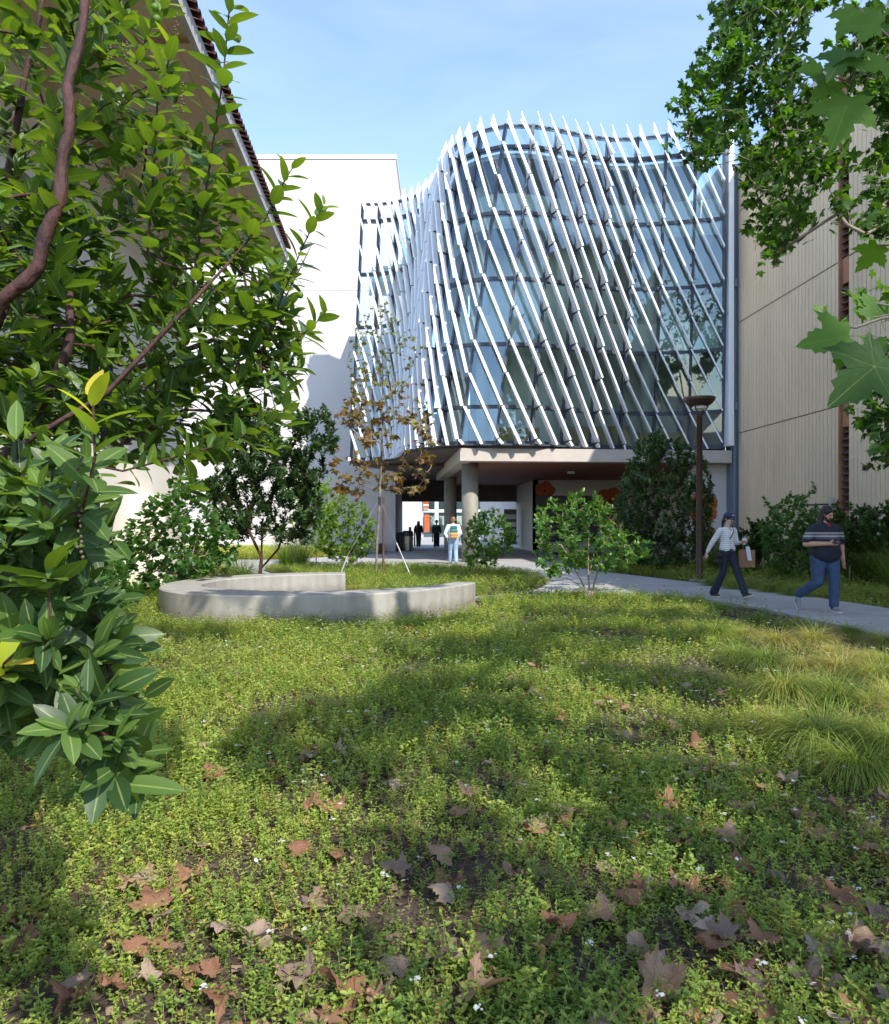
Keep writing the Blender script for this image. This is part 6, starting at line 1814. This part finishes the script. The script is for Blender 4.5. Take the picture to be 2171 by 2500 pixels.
    c = wrR + (g.F * .35 + g.L * .95).normalized() * .10 + g.F * .025; 
    b.bar(c - Vector((0, 0, .0)) - g.L * .055, c + g.L * .075 + Vector((0, 0, .02)), g.F * .6 + Vector((0, 0, .8)), .075, .012, .021)
    o = b.obj('phone', M['black_panel'], None, bevel=.003); tag(o, 'dark phone in the raised hand of the walker in the navy top', 'phone')

def walker_woman():
    B = (5.66, 14.75, .03)
    root = empty('person', B, 'slim person in a striped knit top, navy cap and sunglasses, striding along the path', 'person')
    g = Fig(B, (.38, -.92), .975)
    hd = g(.04, 0, 1.615)
    face = g.F * 1.0 + g.L * .15 + Vector((0, 0, -.18))
    hs, q, R = head(g, hd, face, .96)
    hipL, hipR = g(0, .085, .93), g(0, -.085, .93)
    kR, aR = g(-.04, -.08, .52), g(-.29, -.09, .11)      # rear leg, foot flat
    kL, aL = g(.19, .08, .53), g(.40, .07, .14)         # leading leg
    shL, shR = g(0, .175, 1.38), g(-.01, -.175, 1.38)
    elL, wrL = g(.02, .22, 1.12), g(.24, .13, 1.14)
    elR, wrR = g(-.13, -.27, 1.14), g(-.24, -.32, .92)
    body = hs + [('c', g(.02, 0, 1.50), .045, g(0, 0, 1.42), .05), ('c', g(0, 0, 1.34), .115, g(.0, 0, 1.12), .105), ('c', g(0, 0, 1.1), .10, g(0, 0, .98), .12), ('c', g(0, .04, .96), .105, g(0, -.04, .96), .105),
            ('c', hipL, .085, kL, .055), ('c', kL, .052, aL, .034), ('c', hipR, .085, kR, .055), ('c', kR, .052, aR, .034), ('c', aL, .033, aL + g.F * .06 - Vector((0, 0, .06)), .03), ('c', aR, .033, aR + g.F * .06 - Vector((0, 0, .06)), .03),
            ('c', shL, .05, elL, .038), ('c', elL, .036, wrL, .025), ('c', shR, .05, elR, .038), ('c', elR, .036, wrR, .025), ('c', shL, .045, shR, .045)]
    body += hand(g, wrR, Vector((0, 0, -1)) - g.F * .35, g.F, -.4, .92)
    body += hand(g, wrL, g.F * 1.0 + Vector((0, 0, .15)), Vector((0, 0, 1)), -.9, .92)
    solid('body', body, M['skin_pale'], root, .0075, 5)
    face_bits(q, R, root, .96, True)
    solid('hair', [('b', q(-.025, 0, .035), .097, (1.0, .88, .95), R), ('c', q(-.10, 0, 0), .04, q(-.13, 0, -.09), .035), ('c', q(-.13, 0, -.09), .035, q(-.12, 0, -.20), .018)], M['hair_dark'], root, .009, 3)
    cap = solid('cap', [('b', q(-.01, 0, .065), .104, (1.02, .9, .72), R), ('b', q(.10, 0, .052), .06, (1.25, 1.1, .16), R)], M['cap_navy'], root, .007, 3)
    b = MB(); b.ball(q(.068, 0, .085), .035, 12, scale=(.9, .9, .5)); b.obj('cap_front', M['cloth_white'], cap, smooth=True)
    solid('striped_top', [('c', g(0, .07, 1.37), .085, g(0, -.07, 1.37), .085), ('c', g(.01, .03, 1.32), .115, g(.0, .03, 1.10), .108), ('c', g(.01, -.03, 1.32), .115, g(.0, -.03, 1.10), .108), ('c', g(0, .04, 1.10), .11, g(0, .05, 1.01), .122), ('c', g(0, -.04, 1.10), .11, g(0, -.05, 1.01), .122),
                          ('c', g(.05, .06, 1.27), .07, g(.05, -.06, 1.27), .07), ('c', shL, .062, elL, .052), ('c', elL, .050, (elL + wrL * 5) / 6, .038), ('c', shR, .062, elR, .052), ('c', elR, .050, (elR + wrR * 5) / 6, .038)], M['striped_knit'], root, .0095, 5)
    solid('trousers', [('c', g(0, .04, .99), .118, g(0, -.04, .99), .118), ('c', g(0, .04, .94), .122, g(0, -.04, .94), .122), ('c', hipL, .098, kL, .07), ('c', kL, .07, aL, .072), ('c', hipR, .098, kR, .07), ('c', kR, .07, aR - Vector((0, 0, .02)), .085)], M['denim_dark'], root, .010, 5)
    shoe(g, g(-.37, -.09, .0), g.F, M['shoe_dark'], root, L=.25)
    shoe(g, g(.36, .07, .01), g.F, M['shoe_dark'], root, pitch=-.3, L=.25)
    # cup
    c = wrL + g.F * .085 + Vector((0, 0, -.045))
    cu = empty('coffee_cup', tuple(c), 'takeaway coffee cup with brown sleeve in the hand of the person in the striped top', 'cup')
    b = MB(); b.lathe([(.028, 0), (.038, .11)], c, 20); b.obj('body', M['paper_white'], cu, smooth=True)
    b = MB(); b.lathe([(.0325, .03), (.0385, .085), (.0405, .085), (.0345, .03)], c, 20); b.obj('sleeve', M['cup_sleeve'], cu)
    b = MB(); b.lathe([(.042, .108), (.042, .118), (.034, .125)], c, 20); b.obj('lid', M['cloth_white'], cu)
    # shopping bag from the same forearm
    c = g(.20, .20, .62)
    bag = empty('paper_bag', tuple(c), 'brown paper shopping bag with a pale paper sticking out, hanging from a forearm', 'bag')
    Fd, Ld = g.F, g.L; e = MB()
    def bx(b, f0, f1, l0, l1, u0, u1, tp=0):
        pts = []
        for u in (u0, u1):
            for (f, l) in ((f0, l0), (f1, l0), (f1, l1), (f0, l1)): pts.append(c + Fd * f + Ld * l + Vector((0, 0, u + (tp * f if u == u0 else 0))))
        b.hexa(pts)
    bx(e, -.04, .28, -.055, .055, 0, .36, .1); e.obj('body', M['paper_brown'], bag, bevel=.004)
    e = MB(); e.tube([c + Fd * .02 + Vector((0, 0, .36)), c + Fd * .03 + Vector((0, 0, .50)), c + Fd * .12 + Vector((0, 0, .50)), c + Fd * .18 + Vector((0, 0, .36))], .005, 6); e.obj('handle', M['paper_brown'], bag)
    e = MB(); e.hexa([c + Fd * f + Ld * l + Vector((0, 0, u)) for u, sft in ((.16, 0.06), (.43, 0)) for f, l in ((.16 + sft, -.075), (.25 + sft, -.075), (.25 + sft, -.058), (.16 + sft, -.058))]); e.obj('receipt', M['paper_white'], bag)
    # shoulder bag and strap
    s = g(-.08, -.19, .80)
    sb = empty('shoulder_bag', tuple(s), 'black shoulder bag at the hip of the person in the striped top', 'bag')
    solid('body', [('c', g(-.11, -.17, .86), .05, g(.02, -.19, .86), .05), ('c', g(-.12, -.17, .74), .055, g(.01, -.19, .74), .055)], M['cloth_black'], sb, .009, 3)
    b = MB(); b.tube([g(-.05, -.17, .90), g(.03, -.125, 1.08), g(.125, -.03, 1.24), g(.115, .06, 1.35), g(.02, .11, 1.46), g(-.09, .08, 1.38), g(-.12, -.02, 1.2), g(-.1, -.14, .95)], .012, 8); b.obj('strap', M['cap_navy'], sb, smooth=True)

def far_walker(px, d, F, kind):
    x = (px - CX) * d / F_PX
    B = (x, d, .03)
    labs = {'pack': 'person in white top and light blue jeans with a two-tone backpack, entering the passage', 'hair': 'dark silhouetted person with long hair walking away inside the passage', 'hat': 'silhouetted person in a brimmed hat with a bag strap across the back, inside the passage'}
    root = empty('person', B, labs[kind], 'person')
    g = Fig(B, F, {'pack': 1.0, 'hair': .96, 'hat': .97}[kind])
    hd = g(.03, 0, 1.62); hs, q, R = head(g, hd, g.F, 1.0)
    st = {'pack': (.16, -.14), 'hair': (.12, -.14), 'hat': (-.06, .05)}[kind]
    hL, hR = g(0, .09, .92), g(0, -.09, .92)
    kL, aL = g(st[0] * .6 + .04, .09, .50), g(st[0], .09, .09); kR, aR = g(st[1] * .3 + .05, -.09, .50), g(st[1], -.09, .11)
    sL, sR = g(0, .19, 1.40), g(0, -.19, 1.40)
    eL, wL = g(-.05, .27, 1.13), g(.08, .25, .90); eR, wR = g(.02, -.27, 1.13), g(.12, -.24, .92)
    if kind == 'pack': eL, wL = g(.0, .30, 1.14), g(-.05, .22, .96)
    sk = M['skin_pale']
    body = hs + [('c', g(.02, 0, 1.50), .052, g(0, 0, 1.42), .06), ('c', g(0, 0, 1.34), .13, g(0, 0, 1.02), .12), ('c', hL, .09, kL, .06), ('c', kL, .056, aL, .036), ('c', hR, .09, kR, .06), ('c', kR, .056, aR, .036),
            ('c', aL, .036, aL + g.F * .12 - Vector((0, 0, .04)), .03), ('c', aR, .036, aR + g.F * .12 - Vector((0, 0, .04)), .03), ('c', sL, .055, eL, .042), ('c', eL, .04, wL, .028), ('c', sR, .055, eR, .042), ('c', eR, .04, wR, .028), ('c', sL, .05, sR, .05)]
    body += hand(g, wL, Vector((0, 0, -1)), g.F, -.4) + hand(g, wR, Vector((0, 0, -1)), g.F, .4)
    solid('body', body, sk, root, .012, 4)
    face_bits(q, R, root)
    top = {'pack': M['cloth_white'], 'hair': M['cloth_black'], 'hat': M['cloth_olive']}[kind]
    leg = {'pack': M['denim_light'], 'hair': M['cloth_black'], 'hat': M['cloth_black']}[kind]
    solid('shirt', [('c', g(0, .08, 1.38), .105, g(0, -.08, 1.38), .105), ('c', g(0, .05, 1.32), .14, g(0, .05, .98), .14), ('c', g(0, -.05, 1.32), .14, g(0, -.05, .98), .14), ('c', sL, .072, eL, .062), ('c', eL, .06, (eL + wL * 4) / 5, .045), ('c', sR, .072, eR, .062), ('c', eR, .06, (eR + wR * 4) / 5, .045)], top, root, .014, 4)
    w = 1.25 if kind == 'hat' else 1.0
    solid('trousers', [('c', g(0, .05, .95), .135, g(0, -.05, .95), .135), ('c', hL, .11, kL, .085 * w), ('c', kL, .085 * w, aL, .075 * w), ('c', hR, .11, kR, .085 * w), ('c', kR, .085 * w, aR, .075 * w)], leg, root, .014, 4)
    for a, n in ((aL, 0), (aR, 1)): shoe(g, Vector((a.x, a.y, max(.03, a.z - .10))) - g.F * .06, g.F, M['cup_sleeve'] if kind == 'pack' else M['shoe_dark'], root, sole=False, L=.25)
    if kind == 'pack':
        solid('hair', [('b', q(-.02, 0, .045), .100, (1.0, .90, .92), R), ('b', q(-.05, 0, -.01), .07, (1, 1.05, .9), R)], M['hair_ginger'], root, .011, 2)
        bp = empty('backpack', tuple(g(-.20, 0, 1.0)), 'small backpack, teal above and tan below, on the back of the person in white', 'backpack')
        solid('upper', [('c', g(-.19, .07, 1.36), .07, g(-.19, -.07, 1.36), .07), ('c', g(-.20, .07, 1.22), .085, g(-.20, -.07, 1.22), .085)], M['teal_cloth'], bp, .012, 3)
        solid('lower', [('c', g(-.205, .08, 1.10), .088, g(-.205, -.08, 1.10), .088), ('c', g(-.20, .07, 1.02), .08, g(-.20, -.07, 1.02), .08)], M['tan_cloth'], bp, .012, 3)
        b = MB(); b.box(*sorted((g(-.1, -.36, 0).x, g(-.1, -.28, 0).x)), d - .1, d + .1, .80, 1.12); o = b.obj('folder', M['cloth_black'], None, bevel=.01); tag(o, 'dark folder carried at the right side of the person in white', 'folder')
    if kind == 'hair':
        solid('hair', [('b', q(-.02, 0, .04), .104, (1.0, .95, .95), R), ('c', q(-.07, 0, -.02), .105, g(-.11, 0, 1.30), .13)], M['hair_dark'], root, .012, 2)
    if kind == 'hat':
        solid('hair', [('b', q(-.02, 0, .03), .100, (1.0, .92, .9), R)], M['hair_dark'], root, .012, 2)
        b = MB(); cc = q(0, 0, .06); b.lathe([(.15, 0), (.155, .012), (.098, .02), (.090, .10), (.04, .125)], cc, 24); b.obj('hat', M['cloth_black'], root, smooth=False)
        b = MB(); b.tube([g(-.145, -.12, 1.47), g(-.165, 0, 1.25), g(-.15, .13, 1.05)], .016, 8); b.obj('bag_strap', M['cloth_black'], root)
walker_man(); walker_woman()
far_walker(1107, 27.3, (-.1, 1), 'pack')
far_walker(1022, 47.5, (.1, 1), 'hair')
far_walker(1066, 47.5, (.15, 1), 'hat')

# labels that single each thing out, where several would otherwise read alike
def settle_labels():
    seen = {}
    for o in list(COL.objects):
        if o.parent is None and 'label' in o and o.get('category') in ('ornamental grass', 'fallen leaf'):
            seen.setdefault(o['label'], []).append(o)
    for lab, os_ in seen.items():
        if len(os_) < 2: continue
        if len(os_) == 2:
            os_.sort(key=lambda o: o.location.x / max(.1, o.location.y))
            os_[0]['label'] = lab + ', farther left'; os_[1]['label'] = lab + ', farther right'
        elif len(os_) <= 5:
            os_.sort(key=lambda o: o.location.y)
            names = ['nearest of these', 'second nearest', 'third nearest', 'fourth nearest', 'farthest of these']
            for i, o in enumerate(os_):
                o['label'] = lab + ', ' + (names[i] if i < len(os_) - 1 else 'farthest of these')
        else:
            g = os_[0].get('group', '') 
            os_.sort(key=lambda o: o.location.x / max(.1, o.location.y))
            n = len(os_)
            for i, o in enumerate(os_):
                if len((lab + ', leftmost third').split()) <= 16: o['label'] = lab + (', leftmost third' if i < n / 3 else ', middle third' if i < 2 * n / 3 else ', rightmost third')
                o['group'] = (o['label'] + ' group')[:110]
settle_labels()
